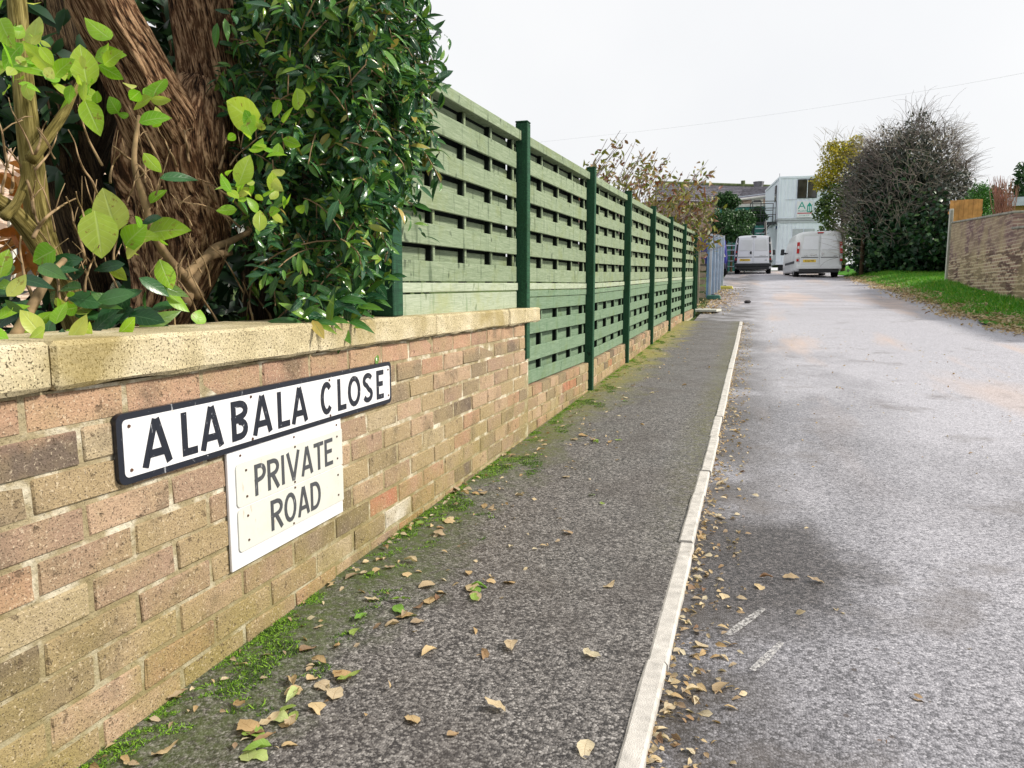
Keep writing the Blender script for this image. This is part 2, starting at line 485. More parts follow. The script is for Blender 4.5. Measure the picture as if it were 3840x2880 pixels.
MT = {
 'brick': brick_mat(), 'mortar': mortar_mat(), 'coping': coping_mat(),
 'fence': wood_mat('pale_green_wood', (.195, .25, .155), (.305, .36, .25), (.025, .042, .022)),
 'fence_low': wood_mat('green_wood', (.145, .22, .14), (.215, .295, .20), (.05, .10, .05)),
 'fence_pale': wood_mat('bleached_green_wood', (.32, .375, .27), (.44, .49, .38), (.10, .14, .08)),
 'shade_strip': plain('black_shade', (.008, .012, .010), .9, .1),  # near-black, stands in for shade in the fence slots and gaps
 'post': wood_mat('dark_green_wood', (.014, .058, .03), (.03, .12, .055), (.006, .02, .012)),
 'road': asphalt_mat('road_asphalt'), 'path': asphalt_mat('path_asphalt', True),
 'kerb': plain('edging_concrete', (.50, .48, .45), .85, .2, var=.22, sc=26, bump=.6),
 'white': enamel('white_enamel', (.70, .70, .72), (.45, .40, .34), .35, .73),
 'cream': enamel('cream_paint', (.58, .59, .54), (.40, .30, .2), .4, .74, (.50, .50, .43)),
 'black': enamel('black_enamel', (.008, .011, .02), (.5, .52, .56), .3, .665),
 'grey_letter': enamel('grey_letter_paint', (.055, .06, .068), (.5, .5, .5), .5, .7),
 'rust': plain('rusty_screw', (.10, .05, .03), .7, .4, .3, .4, 60),
 'bark': bark_mat('stringy_bark', (.018, .009, .005), (.19, .095, .048), (.56, .36, .21), (11, 1.5)),
 'bark_dark': bark_mat('shaded_bark', (.018, .012, .008), (.06, .04, .022), (.13, .09, .05)),
 'stem': bark_mat('olive_stem_bark', (.07, .055, .015), (.15, .12, .035), (.23, .19, .07), (4, 3), .3),
 'twig': plain('dry_twig', (.26, .18, .10), .85, .2, var=.5, sc=20),
 'soil': plain('garden_soil', (.045, .032, .02), .95, .1, var=.6, sc=14, bump=1),
 'lime': leaf_mat('lime_leaf', [(0, (.24, .56, .03)), (.35, (.34, .64, .04)), (.65, (.46, .68, .06)), (.85, (.68, .74, .2)), (1, (.36, .60, .05))], .6, .35, .4, (.70, .86, .40), (.30, .20, .05), .5, .3),
 'dark_leaf': leaf_mat('dark_glossy_leaf', [(0, (.012, .055, .02)), (.45, (.02, .085, .03)), (.7, (.035, .12, .035)), (.92, (.07, .17, .03)), (1, (.16, .24, .03))], .15, .27, .35, (.10, .22, .10)),
 'cot_leaf': leaf_mat('narrow_leaf', [(0, (.016, .07, .034)), (.35, (.03, .115, .04)), (.62, (.06, .18, .035)), (.86, (.12, .28, .035)), (.965, (.26, .38, .05)), (1, (.5, .36, .1))], .22, .2, .45, (.20, .34, .18)),
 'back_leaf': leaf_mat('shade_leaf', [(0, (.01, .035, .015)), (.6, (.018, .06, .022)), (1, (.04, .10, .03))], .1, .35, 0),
 'orange_leaf': leaf_mat('orange_leaf', [(0, (.50, .17, .03)), (.6, (.62, .25, .06)), (1, (.70, .42, .16))], .3, .6, 0),
 'dry_leaf': leaf_mat('dry_leaf', [(0, (.46, .31, .15)), (.25, (.60, .46, .26)), (.45, (.66, .55, .36)), (.62, (.34, .21, .11)), (.8, (.68, .60, .42)), (1, (.22, .12, .07))], .2, .7, .35, (.30, .17, .06), (.2, .1, .04), .3),
 'green_leaf': leaf_mat('fallen_green_leaf', [(0, (.16, .34, .04)), (.5, (.36, .48, .10)), (1, (.62, .66, .36))], .25, .45, .35, (.6, .7, .35)),
 'bronze': leaf_mat('bronze_leaf', [(0, (.10, .12, .02)), (.3, (.24, .26, .04)), (.5, (.16, .05, .03)), (.65, (.22, .09, .05)), (.8, (.34, .24, .09)), (1, (.14, .20, .03))], .3, .5, 0),
 'ivy': leaf_mat('ivy_leaf', [(0, (.012, .04, .02)), (.5, (.02, .07, .03)), (.85, (.04, .11, .03)), (1, (.08, .16, .04))], .1, .4, 0),
 'gold': leaf_mat('golden_leaf', [(0, (.20, .22, .015)), (.4, (.40, .36, .02)), (.8, (.60, .48, .03)), (1, (.66, .56, .05))], .3, .5, 0),
 'mid': leaf_mat('mid_green_leaf', [(0, (.03, .075, .012)), (.5, (.06, .13, .018)), (1, (.14, .20, .025))], .25, .5, 0),
 'dusk': leaf_mat('purple_grey_leaf', [(0, (.035, .05, .045)), (.5, (.07, .085, .07)), (1, (.15, .145, .12))], .1, .6, 0),
 'hedge': leaf_mat('clipped_leaf', [(0, (.012, .05, .012)), (.6, (.025, .09, .018)), (1, (.06, .15, .03))], .15, .5, 0),
 'conifer': leaf_mat('conifer_frond', [(0, (.02, .10, .012)), (.6, (.05, .19, .02)), (1, (.10, .28, .03))], .15, .6, 0),
 'pinkstem': plain('pink_bare_twig', (.34, .17, .13), .9, .2, var=.4, sc=3),
 'greytwig': plain('grey_bare_twig', (.42, .37, .30), .9, .2, var=.5, sc=1.2),
 'purpletwig': plain('brown_twig', (.20, .165, .15), .9, .2, var=.45, sc=1.0),
 'darktwig': plain('dark_bare_twig', (.17, .14, .13), .9, .2, var=.5, sc=1.2),
 'grass': leaf_mat('grass_blade', [(0, (.05, .24, .012)), (.5, (.10, .38, .02)), (.85, (.20, .46, .03)), (1, (.42, .44, .08))], .3, .5, 0),
 'moss': leaf_mat('moss_tuft', [(0, (.03, .06, .008)), (.35, (.06, .14, .012)), (.65, (.15, .34, .02)), (1, (.32, .56, .04))], .25, .8, 0),
 'vanwhite': plain('white_van_paint', (.80, .82, .86), .25, .5, var=.05, sc=2),
 'vansilver': plain('pale_van_paint', (.70, .72, .73), .3, .5, var=.08, sc=2),
 'plastic': plain('dark_plastic', (.018, .02, .024), .5, .5, var=.2),
 'tyre': plain('tyre_rubber', (.012, .012, .013), .85, .3, var=.3),
 'rim': plain('grey_rim', (.35, .35, .36), .4, .5, .6),
 'red': plain('red_lens', (.48, .012, .012), .2, .6, var=.2),
 'lens': plain('clear_lens', (.70, .66, .64), .2, .6, var=.1),
 'yellow': plain('number_plate_yellow', (.80, .55, .08), .4, .5, var=.08),
 'ink': plain('black_ink', (.012, .012, .014), .5, .4),
 'chrome': plain('chrome_trim', (.55, .56, .57), .2, .5, .9),
 'blue': plain('blue_van_paint', (.02, .022, .22), .25, .5, var=.25, sc=2),
 'glass': glass_mat('dark_glass'), 'glass2': glass_mat('window_glass', (.03, .028, .026)),
 'cabin': plain('white_cabin_steel', (.80, .87, .97), .4, .5, var=.05, sc=1.5),
 'cabin_grey': plain('grey_cabin_trim', (.48, .52, .56), .45, .5, var=.1),
 'steel_black': plain('black_steel', (.016, .018, .024), .5, .5, var=.3),
 'hoard': plain('blue_grey_steel', (.075, .14, .23), .8, .15, .0, .25, 4),
 'galv': plain('galvanised_post', (.45, .50, .57), .4, .5, .3, .15, 6),
 'roof': plain('grey_roof_tile', (.17, .165, .19), .8, .3, var=.4, sc=5),
 'roof_moss': plain('mossy_ridge_tile', (.12, .15, .07), .9, .2, var=.4, sc=4),
 'render': plain('pale_render', (.62, .62, .58), .85, .2, var=.08),
 'teal': plain('green_boarding', (.05, .20, .17), .7, .3, var=.15),
 'timber': plain('orange_timber', (.55, .27, .09), .75, .3, var=.3, sc=5),
 'pallet': plain('pallet_timber', (.30, .25, .19), .85, .2, var=.3, sc=6),
 'concrete': plain('concrete_post', (.50, .50, .45), .9, .2, var=.15, sc=10, bump=.4),
 'orange_wall': plain('orange_render', (.62, .33, .16), .85, .2, var=.1),
 'yellowblock': plain('yellow_plastic', (.62, .55, .10), .6, .4, var=.15),
 'greenblock': plain('green_rubber_foot', (.05, .16, .13), .7, .3, var=.2),
 'sign_teal': plain('teal_print', (.02, .35, .28), .4, .5),
 'sign_red': plain('red_print', (.45, .04, .06), .4, .5),
 'rwall': wallbrick_mat('garden_brick', (.24, .13, .11), (.42, .31, .20), (.62, .54, .40), (.50, .42, .22)),
 'hwall': wallbrick_mat('pale_house_brick', (.55, .38, .30), (.62, .46, .36), (.60, .50, .42)),
 'stonecap': plain('grey_coping', (.30, .29, .25), .9, .2, var=.35, sc=9, bump=.6),
 'wire': plain('cable', (.55, .55, .57), .6, .3),
 'chalk': plain('chalk_scrape', (.40, .39, .38), .9, .2, var=.75, sc=90),
 'stone': plain('dark_stone', (.04, .036, .04), .8, .3, var=.3),
 'mud': plain('mud_and_litter', (.12, .075, .04), .95, .2, var=.6, sc=16, bump=1),
 'earth': plain('rough_grass_ground', (.06, .09, .025), .95, .1, var=.5, sc=1.5, bump=.5),
 'verge': plain('verge_turf', (.06, .20, .02), .95, .1, var=.5, sc=6, bump=1),
}

# ================================================================== SETTING
def sheet(name, ys, xfun, nx, zfun, mat, parent=None):
    V, F, U = [], [], []
    for y in ys:
        xs = xfun(y)
        for x in xs:
            V.append((x, y, float(zfun(x, y)))); U.append((x, y))
    n = nx
    for i in range(len(ys) - 1):
        for j in range(n - 1):
            a = i * n + j
            F.append((a, a + 1, a + n + 1, a + n))
    me = bulk(name, np.array(V), np.array(F), mat, np.array(U), smooth_=True)
    return link(name, me, parent)
ys_all = np.concatenate([np.arange(-6, 60, .5), np.linspace(60, 400, 30)])
gr = sheet('ground', np.concatenate([[-60, -20], ys_all]), lambda y: np.concatenate([np.linspace(-250, -8, 10), np.linspace(-7, 7, 15), np.linspace(8, 250, 12)]), 37, lambda x, y: g(y) - .06, MT['earth'])
tag(gr, kind='structure')
def scrape_mat():
    m = Mat('chalk_scrape', .9, .2)
    m.col((.62, .61, .60))
    t = m.n('ShaderNodeBsdfTransparent')
    f = m.mr(m.noise(m.pos(), 120, 4, .75), .42, .6)
    ms = m.n('ShaderNodeMixShader', {0: m.ma('MULTIPLY', f, .75), 1: t.outputs[0], 2: m.b.outputs[0]})
    m.t.links.new(ms.outputs[0], m.t.nodes['Material Output'].inputs['Surface'])
    return m.m
MT['chalk'] = scrape_mat()
road = sheet('road', np.concatenate([np.arange(-6, 48.1, .4)]), lambda y: np.concatenate([kerbx(y) + np.array([.0, .3, .8]) if y < 13.9 else np.array([-1.05, -.5, 0.2]) + .0157 * min(y, 20), np.linspace(1.4, min(float(edge(y)) + .25, 30.) if y > 7 else 30., 10)]), 13, lambda x, y: g(y) + .018 * math.sin(x * 1.3 + y * .35) * (1 if x > .5 else 0), MT['road'])
tag(road, kind='structure')
path = sheet('pavement', np.arange(-6, 14.01, .4), lambda y: np.linspace(-1.42, float(kerbx(y)) + .004, 6), 6, lambda x, y: g(y) + .022, MT['path'])
tag(path, kind='structure')
# edging kerb, one object per stone
kroot = link('kerb', MB().box(-.003, .003, -.003, .003, -.03, -.02).mesh('kerb', MT['kerb']), None, (float(kerbx(1)), 1, 0))
tag(kroot, kind='structure')
yk = -.9
lens = [.91] * 20
ki = 0
cuts = [-.92, -.01, .86, 1.72, 2.58, 3.20, 3.62, 4.45, 5.1, 5.95, 6.8, 7.7, 8.6, 9.5, 10.4, 11.3, 12.2, 13.05, 13.85]
for a, b in zip(cuts[:-1], cuts[1:]):
    m = MB()
    n = 8
    dx = random.uniform(-.004, .004); dz = random.uniform(-.003, .004)
    V, F = [], []
    for i in range(n + 1):
        y = a + .004 + (b - a - .008) * i / n
        x0 = float(kerbx(y)) + dx; zz = float(g(y)) + .028 + dz
        j = [random.uniform(-.0012, .0012) for _ in range(4)]
        V += [(x0 - .002, y, zz - .13), (x0 + j[0], y, zz - .004), (x0 + .006, y, zz + j[1] * .4), (x0 + .044, y, zz + j[2] * .4), (x0 + .050 + j[3], y, zz - .007), (x0 + .051, y, zz - .13)]
    for i in range(n):
        for q in range(5):
            F.append((i * 6 + q, i * 6 + q + 1, i * 6 + q + 7, i * 6 + q + 6))
    F += [(5, 4, 3, 2, 1, 0), tuple(n * 6 + q for q in range(6))]
    m.add(V, F).obj('kerb_stone', MT['kerb'], kroot)

verge = sheet('verge', np.arange(7.5, 60, .4), lambda y: edge(y) + np.array([0, .15, .4, .7, 1.1, 1.5, 2.2, 4, 9, 25.]) + .12 * math.sin(y * 2.1) * np.array([1, .8, .3, 0, 0, 0, 0, 0, 0, 0]), 10, lambda x, y: vergez(x, y) + random.uniform(-.012, .012), MT['verge'])
tag(verge, kind='structure')
bed = sheet('garden_bed', np.arange(-4, 4.2, .3), lambda y: np.linspace(-9, -1.40, 12), 12, lambda x, y: .66 + .05 * math.sin(x * 5 + y * 3) - (.25 if x < -4 else 0), MT['soil'])
tag(bed, kind='structure')
# chalky scrapes on the road
def px_ground(x, y, it=25):
    d = ray(x, y); t = 2.0
    for _ in range(it):
        p = CAM + d * t
        t = t * .5 + .5 * (CAM[2] - float(g(p[1]))) / max(1e-4, -d[2])
    return CAM + d * t
for pts, wd in [([(1572, 1375), (1590, 1362), (1620, 1340), (1650, 1318)], .012), ([(1625, 1452), (1650, 1430), (1688, 1392)], .011),
                ([(2010, 1380), (1992, 1400), (1988, 1425), (1998, 1460)], .007)]:
    P = [px_ground(*q) for q in pts]
    V, F = [], []
    for i, p in enumerate(P):
        t = P[min(i + 1, len(P) - 1)] - P[max(i - 1, 0)]; t /= np.linalg.norm(t)
        s = np.array([t[1], -t[0], 0]) * wd * (.4 + .6 * math.sin(math.pi * (i + .5) / len(P)))
        V += [p + s + [0, 0, .006], p - s + [0, 0, .006]]
        if i: F.append((2 * i - 2, 2 * i - 1, 2 * i + 1, 2 * i))
    MB().add(V, F).obj('chalk_mark', MT['chalk'], road)

# ================================================================== GARDEN WALL
WX = -1.19
wall = thing('garden_wall', (-1.3, 2.0, 0), 'weathered tan brick garden wall with thick buff stone coping', 'wall')
def brick_mesh(l, d, h, seed):
    rr = random.Random(seed)
    bm = bmesh.new()
    bmesh.ops.create_cube(bm, size=1)
    for v in bm.verts: v.co = Vector((v.co.x * d, v.co.y * l, v.co.z * h))
    bmesh.ops.bevel(bm, geom=bm.edges[:], offset=.0032, segments=1, affect='EDGES')
    for v in bm.verts:
        v.co += Vector((rr.uniform(-.0013, .0013), rr.uniform(-.0022, .0022), rr.uniform(-.0022, .0022)))
    me = bpy.data.meshes.new('brick'); bm.to_mesh(me); bm.free()
    me.materials.append(MT['brick'])
    return me
BL = [brick_mesh(.214, .10, .065, i) for i in range(7)]
BH = [brick_mesh(.102, .10, .065, 50 + i) for i in range(4)]
BQ = [brick_mesh(.155, .10, .065, 80 + i) for i in range(3)]
MB().box(-1.46, WX - .003, -.55, 4.185, -.1, .772).obj('mortar_core', MT['mortar'], wall)
TOPZ = .772
YEND = 4.19
for c in range(11):
    zc = TOPZ - .075 * c - .0375
    y = -.62 + (0 if c % 2 == 0 else .1125) + (.955 + .62) % .225 - .225 * 0
    y -= .225
    while y < YEND - .02:
        l, pool = .225, BL
        if y + l > YEND + .005:
            rest = YEND - y
            if rest > .2: pass
            elif rest > .14: l, pool = .165, BQ
            else: l, pool = .112, BH
        if y + l > YEND + .02: break
        if y > -.6:
            o = link('brick', random.choice(pool), wall, Vector((WX - .05 + random.uniform(-.0025, .0025), y + l / 2, zc + random.uniform(-.0015, .0015))) - wall.location,
                     (random.uniform(-.008, .008) + (math.pi if random.random() < .5 else 0), random.uniform(-.01, .01), random.uniform(-.006, .006)))
        y += l
# end face of the wall
for c in range(11):
    o = link('brick', random.choice(BH), wall, Vector((-1.19 - .16, YEND - .055, TOPZ - .075 * c - .0375)) - wall.location, (0, 0, math.pi / 2))
def rough_block(x0, x1, y0, y1, z0, z1, mat, seed, step=.07, amp=.0016):
    rr = random.Random(seed)
    bm = bmesh.new()
    bmesh.ops.create_cube(bm, size=1)
    for v in bm.verts: v.co = Vector(((x0 + x1) / 2 + v.co.x * (x1 - x0), (y0 + y1) / 2 + v.co.y * (y1 - y0), (z0 + z1) / 2 + v.co.z * (z1 - z0)))
    bmesh.ops.bevel(bm, geom=bm.edges[:], offset=.008, segments=1, affect='EDGES')
    n = max(1, int((y1 - y0) / step))
    for k in range(1, n):
        yy = y0 + (y1 - y0) * k / n
        bmesh.ops.bisect_plane(bm, geom=bm.verts[:] + bm.edges[:] + bm.faces[:], plane_co=(0, yy, 0), plane_no=(0, 1, 0))
    for zz in (z0 + (z1 - z0) * .35, z0 + (z1 - z0) * .7):
        bmesh.ops.bisect_plane(bm, geom=bm.verts[:] + bm.edges[:] + bm.faces[:], plane_co=(0, 0, zz), plane_no=(0, 0, 1))
    for v in bm.verts:
        k = 1.6 if v.co.z < z0 + .02 else 1
        v.co += Vector((rr.uniform(-amp, amp), rr.uniform(-amp * .3, amp * .3), rr.uniform(-amp, amp) * k))
    me = bpy.data.meshes.new('coping_stone'); bm.to_mesh(me); bm.free()
    me.materials.append(mat)
    return me
for i, (a, b) in enumerate([(-.6, .13), (.13, 1.0), (1.0, 1.87), (1.87, 2.74), (2.74, 3.72), (3.72, 4.0), (4.0, 4.34)]):
    link('coping_stone', rough_block(-1.49, -1.163 + random.uniform(-.003, .003), a + .0025, b - .0025, .776, .862 + random.uniform(-.002, .002), MT['coping'], i), wall, -wall.location)

# ================================================================== SIGNS
SX, SK = -.012, 1.0103                               # plates sit close to the brick face
def sy(y): return y * SK
def sz(z): return .95 + (z - .95) * SK
def stroke(mb, poly, t, x0, x1, closed=False):
    P = [np.array((sy(p[0]), sz(p[1])), float) for p in poly]; x0 += SX; x1 += SX; t *= SK
    n = len(P)
    Lp, Rp = [], []
    for i in range(n):
        a = P[i - 1] if (i or closed) else None
        b = P[(i + 1) % n] if (i < n - 1 or closed) else None
        d1 = (P[i] - a) / np.linalg.norm(P[i] - a) if a is not None else None
        d2 = (b - P[i]) / np.linalg.norm(b - P[i]) if b is not None else None
        if d1 is None: d1 = d2
        if d2 is None: d2 = d1
        n1 = np.array([-d1[1], d1[0]]); n2 = np.array([-d2[1], d2[0]])
        m = n1 + n2; m /= np.linalg.norm(m)
        k = t / 2 / max(.4, m @ n1)
        Lp.append(P[i] + m * k); Rp.append(P[i] - m * k)
    V, F = [], []
    for l, r in zip(Lp, Rp):
        V += [(x0, l[0], l[1]), (x0, r[0], r[1]), (x1, r[0], r[1]), (x1, l[0], l[1])]
    for i in range(n if closed else n - 1):
        a, b = i * 4, ((i + 1) % n) * 4
        for q in range(4):
            F.append((a + q, a + (q + 1) % 4, b + (q + 1) % 4, b + q))
    if not closed: F += [(3, 2, 1, 0), tuple((n - 1) * 4 + q for q in range(4))]
    mb.add(V, F)
def arc(cx, cy, rx, ry, a0, a1, n=12):
    return [(cx + rx * math.cos(R(a0 + (a1 - a0) * i / n)), cy + ry * math.sin(R(a0 + (a1 - a0) * i / n))) for i in range(n + 1)]
def glyph(ch, w, h, t):
    e = t / 2
    if ch == 'A': return [([(e * .9, 0), (w / 2 - e * .15, h)], 0), ([(w - e * .9, 0), (w / 2 + e * .15, h)], 0), ([(w * .22, h * .27), (w * .78, h * .27)], 0)]
    if ch == 'L': return [([(e, h), (e, e), (w, e)], 0)]
    if ch == 'E': return [([(w, h - e), (e, h - e), (e, e), (w, e)], 0), ([(e, h * .53), (w * .88, h * .53)], 0)]
    if ch == 'I': return [([(w / 2, 0), (w / 2, h)], 0)]
    if ch == 'T': return [([(0, h - e), (w, h - e)], 0), ([(w / 2, h), (w / 2, 0)], 0)]
    if ch == 'V': return [([(e * .9, h), (w / 2, 0)], 0), ([(w - e * .9, h), (w / 2, 0)], 0)]
    if ch == 'B': return [([(e, 0), (e, h)], 0), ([(0, h - e), (w * .5, h - e)] + arc(w * .5, h * .75, w * .42 - e * .2, h * .25 - e, 80, -80, 8) + [(0, h * .52)], 0),
                          ([(0, h * .52), (w * .5, h * .52)] + arc(w * .52, h * .27 + e * .1, w * .48 - e, h * .26 - e * .9, 85, -85, 8) + [(0, e)], 0)]
    if ch in 'PR':
        g_ = [([(e, 0), (e, h)], 0), ([(0, h - e), (w * .5, h - e)] + arc(w * .5, h * .72, w * .5 - e, h * .28 - e, 80, -80, 8) + [(0, h * .46)], 0)]
        if ch == 'R': g_.append(([(w * .45, h * .46), (w - e * .8, 0)], 0))
        return g_
    if ch == 'D': return [([(e, 0), (e, h)], 0), ([(0, h - e), (w * .42, h - e)] + arc(w * .42, h * .5, w * .58 - e, h * .5 - e, 75, -75, 10) + [(w * .42, e), (0, e)], 0)]
    if ch == 'O': return [(arc(w / 2, h / 2, w / 2 - e, h / 2 - e, 0, 340, 17), 1)]
    if ch == 'C': return [(arc(w / 2 + e * .2, h / 2, w / 2 - e, h / 2 - e, 42, 318, 16), 0)]
    if ch == 'S':
        return [(arc(w / 2, h * .745, w / 2 - e, h * .255 - e, 20, 250, 10) + arc(w / 2, h * .26, w / 2 - e, h * .26 - e, 70, -160, 10), 0)]
def letter(ch, y0, y1, z0, z1, t, X, mat, parent):
    m = MB()
    for k, (poly, cl) in enumerate(glyph(ch, y1 - y0, z1 - z0, t)):
        stroke(m, [(y0 + p[0], z0 + p[1]) for p in poly], t, X - .0006, X + .0012 + k * .00018, bool(cl))
    return m.obj('letter', mat, parent)
def rounded_plate(name, y0, y1, z0, z1, r, X0, X1, mat, parent, seg=6, corners=(1, 1, 1, 1)):
    pts = []
    for (cy, cz, a), cn in zip(((y1 - r, z1 - r, 0), (y0 + r, z1 - r, 90), (y0 + r, z0 + r, 180), (y1 - r, z0 + r, 270)), corners):
        if cn: pts += arc(cy, cz, r, r, a, a + 90, seg)
        else: pts.append((cy + r * (1 if a in (0, 270) else -1), cz + r * (1 if a in (0, 90) else -1)))
    n = len(pts); X0 = max(X0 + SX, -1.1885); X1 += SX
    pts = [(sy(p[0]), sz(p[1])) for p in pts]
    V = [(X0, p[0], p[1]) for p in pts] + [(X1, p[0], p[1]) for p in pts]
    F = [tuple(range(n - 1, -1, -1)), tuple(range(n, 2 * n))] + [(i, (i + 1) % n, n + (i + 1) % n, n + i) for i in range(n)]
    return MB().add(V, F).obj(name, mat, parent)
def screw(y, z, X, parent, r=.004, mat='rust'):
    X += SX; y, z = sy(y), sz(z)
    m = MB(); m.tube([(X - .001, y, z), (X + .0022, y, z)], r, 8)
    m.obj('screw', MT[mat], parent)

sg = thing('street_sign', (-1.17, 1.73, .57), 'white street nameplate with black border and black capital letters', 'sign')
rounded_plate('border', 1.128, 2.325, .566, .711, .018, -1.186, -1.165, MT['black'], sg)
rounded_plate('plate', 1.142, 2.311, .580, .6975, .011, -1.166, -1.1637, MT['white'], sg)
for ch, a, b in zip('ALABALACLOSE', [1.187, 1.302, 1.359, 1.468, 1.548, 1.654, 1.717, 1.863, 1.960, 2.022, 2.118, 2.212],
                    [1.270, 1.349, 1.437, 1.528, 1.628, 1.708, 1.795, 1.929, 2.010, 2.101, 2.184, 2.263]):
    letter(ch, a, b, .590, .688, .0165, -1.1635, MT['black'], sg)
for y, z in [(1.158, .684), (1.158, .594), (2.298, .684), (2.298, .594), (1.545, .691), (1.545, .584), (1.915, .691), (1.915, .584)]:
    screw(y, z, -1.1637, sg, .0036)
pg = thing('private_road_sign', (-1.17, 1.72, .27), 'white board with two cream plates lettered in grey, under the street nameplate', 'sign')
MB().box(-1.1885, -1.1805, sy(1.452), sy(1.982), sz(.266), sz(.5655)).obj('backing_board', MT['white'], pg, bevel=.0015)
rounded_plate('plate', 1.478, 1.981, .421, .531, .012, -1.169, -1.1648, MT['cream'], pg, 4, (0, 1, 1, 0))
rounded_plate('plate', 1.478, 1.981, .307, .4165, .012, -1.169, -1.1648, MT['cream'], pg, 4, (0, 1, 1, 0))
y = 1.548
for ch, wd in zip('PRIVATE', [.046, .05, .020, .062, .058, .050, .044]):
    letter(ch, y, y + wd, .434, .515, .0115, -1.1647, MT['grey_letter'], pg); y += wd + .0075
y = 1.609
for ch, wd in zip('ROAD', [.052, .056, .058, .052]):
    letter(ch, y, y + wd, .322, .404, .0115, -1.1647, MT['grey_letter'], pg); y += wd + .0075
for y, z in [(1.515, .51), (1.515, .443), (1.515, .393), (1.515, .33), (1.95, .513), (1.95, .445), (1.95, .393), (1.95, .33), (1.728, .526), (1.722, .428), (1.722, .412), (1.71, .313)]:
    screw(y, z, -1.1649, pg, .0031)
for y, z in [(1.50, .55), (1.955, .548), (1.73, .553)]:
    screw(y, z, -1.1686, pg, .0031)

# ================================================================== FENCE, PLINTHS
PY = [4.13, 6.05, 8.0, 9.95, 11.9, 13.85, 15.8, 17.5]
PX = [-1.20, -1.185, -1.168, -1.125, -1.07, -1.0, -.92, -.98]
PT = [1.853, 1.915, 1.977, 2.03, 2.08, 2.135, 2.19, 2.24]
PB = [.385, .372, .405, .46, .512, .564, .612, .70]
rows = [(1.735, 1.645), (1.571, 1.480), (1.408, 1.316), (1.253, 1.165), (1.097, 1.010), (1.003, .964), (.957, .919), (.915, .838), (.773, .690), (.613, .525), (.465, .386)]
zf = lambda z: (z - .385) / (1.853 - .385)
ORD = ['first', 'second', 'third', 'fourth', 'fifth', 'sixth', 'seventh', 'eighth']
def panel(A, B, b0, b1, t0, t1, rws, label, upto, split=.62, group='slatted fence bays'):
    """A,B: ends in plan; rows as fractions between bottom and top lines"""
    A = np.array(A); B = np.array(B)
    d = (B - A) / np.linalg.norm(B - A); nrm = np.array([d[1], -d[0]])          # towards the road
    if nrm[0] < 0: nrm = -nrm
    th = thing('slatted_fence', (*((A + B) / 2), min(b0, b1)), label, 'fence', group)
    def slab(name, s0, s1, f0, f1, o0, o1, mat, wob=0):
        zz = lambda s, f: (b0 + (b1 - b0) * s) + f * ((t0 - b0) + ((t1 - t0) - (b1 - b0)) * s)
        P = []
        j = [random.uniform(-wob, wob) for _ in range(4)]
        for f, jj in ((f0, (0, 1)), (f1, (2, 3))):
            for s, o, q in ((s0, o0, 0), (s0, o1, 0), (s1, o1, 1), (s1, o0, 1)):
                p = A + (B - A) * s + nrm * o
                P.append((p[0], p[1], zz(s, f) + j[jj[q]]))
        MB().hexa(P).obj(name, mat, th, bevel=.0025)
    for z1, z0 in rws:
        f0, f1 = zf(z0), zf(z1)
        mat = MT['fence_pale'] if .95 < z0 < .98 or z0 == .865 else MT['fence'] if z0 > .93 else MT['fence_low']
        o = -.030 if z1 - z0 > .05 else -.022
        slab('board', .012, .988, f0, f1, o - .014, o + random.uniform(-.002, .002), mat, .0022)
    # boards at the back, seen through the gaps
    edges = [1.80] + [q for r_ in rws[:5] for q in r_]
    gaps = [(1.800, 1.735), (1.645, 1.571), (1.480, 1.408), (1.316, 1.253), (1.165, 1.097)]
    if upto < .8: gaps += [(.838, .773), (.690, .613), (.525, .465)]
    for z1, z0 in gaps:
        mat = MT['fence'] if z0 > .93 else MT['fence_low']
        slab('back_board', .015, .985, zf(z0 - .016), zf(z1 - .010), -.092, -.078, mat, .002)
        slab('shade_line', .015, .985, zf(z1 - .014), zf(z1 + (.045 if z1 > 1.79 else .065)), -.104, -.0925, MT['shade_strip'])  # black strip added behind each gap top to draw the shadow line
    n = 4
    for k in range(n + 1):
        s = .045 + (.93 * k / n)
        wb = .016 / np.linalg.norm(B - A)
        slab('batten', s - wb * .3, s + wb, zf(.99), zf(1.80), -.0775, -.0445, MT['fence'])
        slab('shade_strip', s - wb * .75, s - wb * .31, zf(.99), zf(1.80), -.0775, -.052, MT['shade_strip'])  # black strip added beside the batten, painting the slot's shade
        if upto < .8:
            slab('batten', s - wb * .3, s + wb, zf(.40), zf(.95), -.0775, -.0445, MT['fence_low'])
            slab('shade_strip', s - wb * .75, s - wb * .31, zf(.40), zf(.95), -.0775, -.052, MT['shade_strip'])  # slot shade painted the same way lower down
    slab('top_rail', 0, 1, zf(1.80), zf(1.853), -.075, -.008, MT['fence'])
    return th
# bay standing on the garden wall
bay0 = [r_ for r_ in rows if r_[1] > .93] + [(.958, .865)]
panel((-1.222, 2.50), (-1.202, 4.09), .385, .385, 1.812, 1.853, bay0, 'pale green slatted fence bay standing on the stone coping of the garden wall', .9)
for i in range(7):
    lab = 'green slatted fence bay, %s beyond the end of the garden wall' % ORD[i]
    panel((PX[i] - .005, PY[i] + .04), (PX[i + 1] - .005, PY[i + 1] - .04), PB[i] + .004, PB[i + 1] + .004, PT[i], PT[i + 1], rows, lab, .5)
def post(x, y, z0, z1, label, wd=.06):
    th = thing('fence_post', (x - wd / 2, y, z0), label, 'fence post', 'dark green fence posts')
    MB().box(-wd / 2, wd / 2 + .012, -wd / 2, wd / 2, 0, z1 - z0).obj('shaft', MT['post'], th, bevel=.004, world=False)
    MB().box(-wd / 2 - .003, wd / 2 + .014, -wd / 2 - .003, wd / 2 + .003, z1 - z0 + .001, z1 - z0 + .010).obj('cap', MT['post'], th, bevel=.004, world=False)
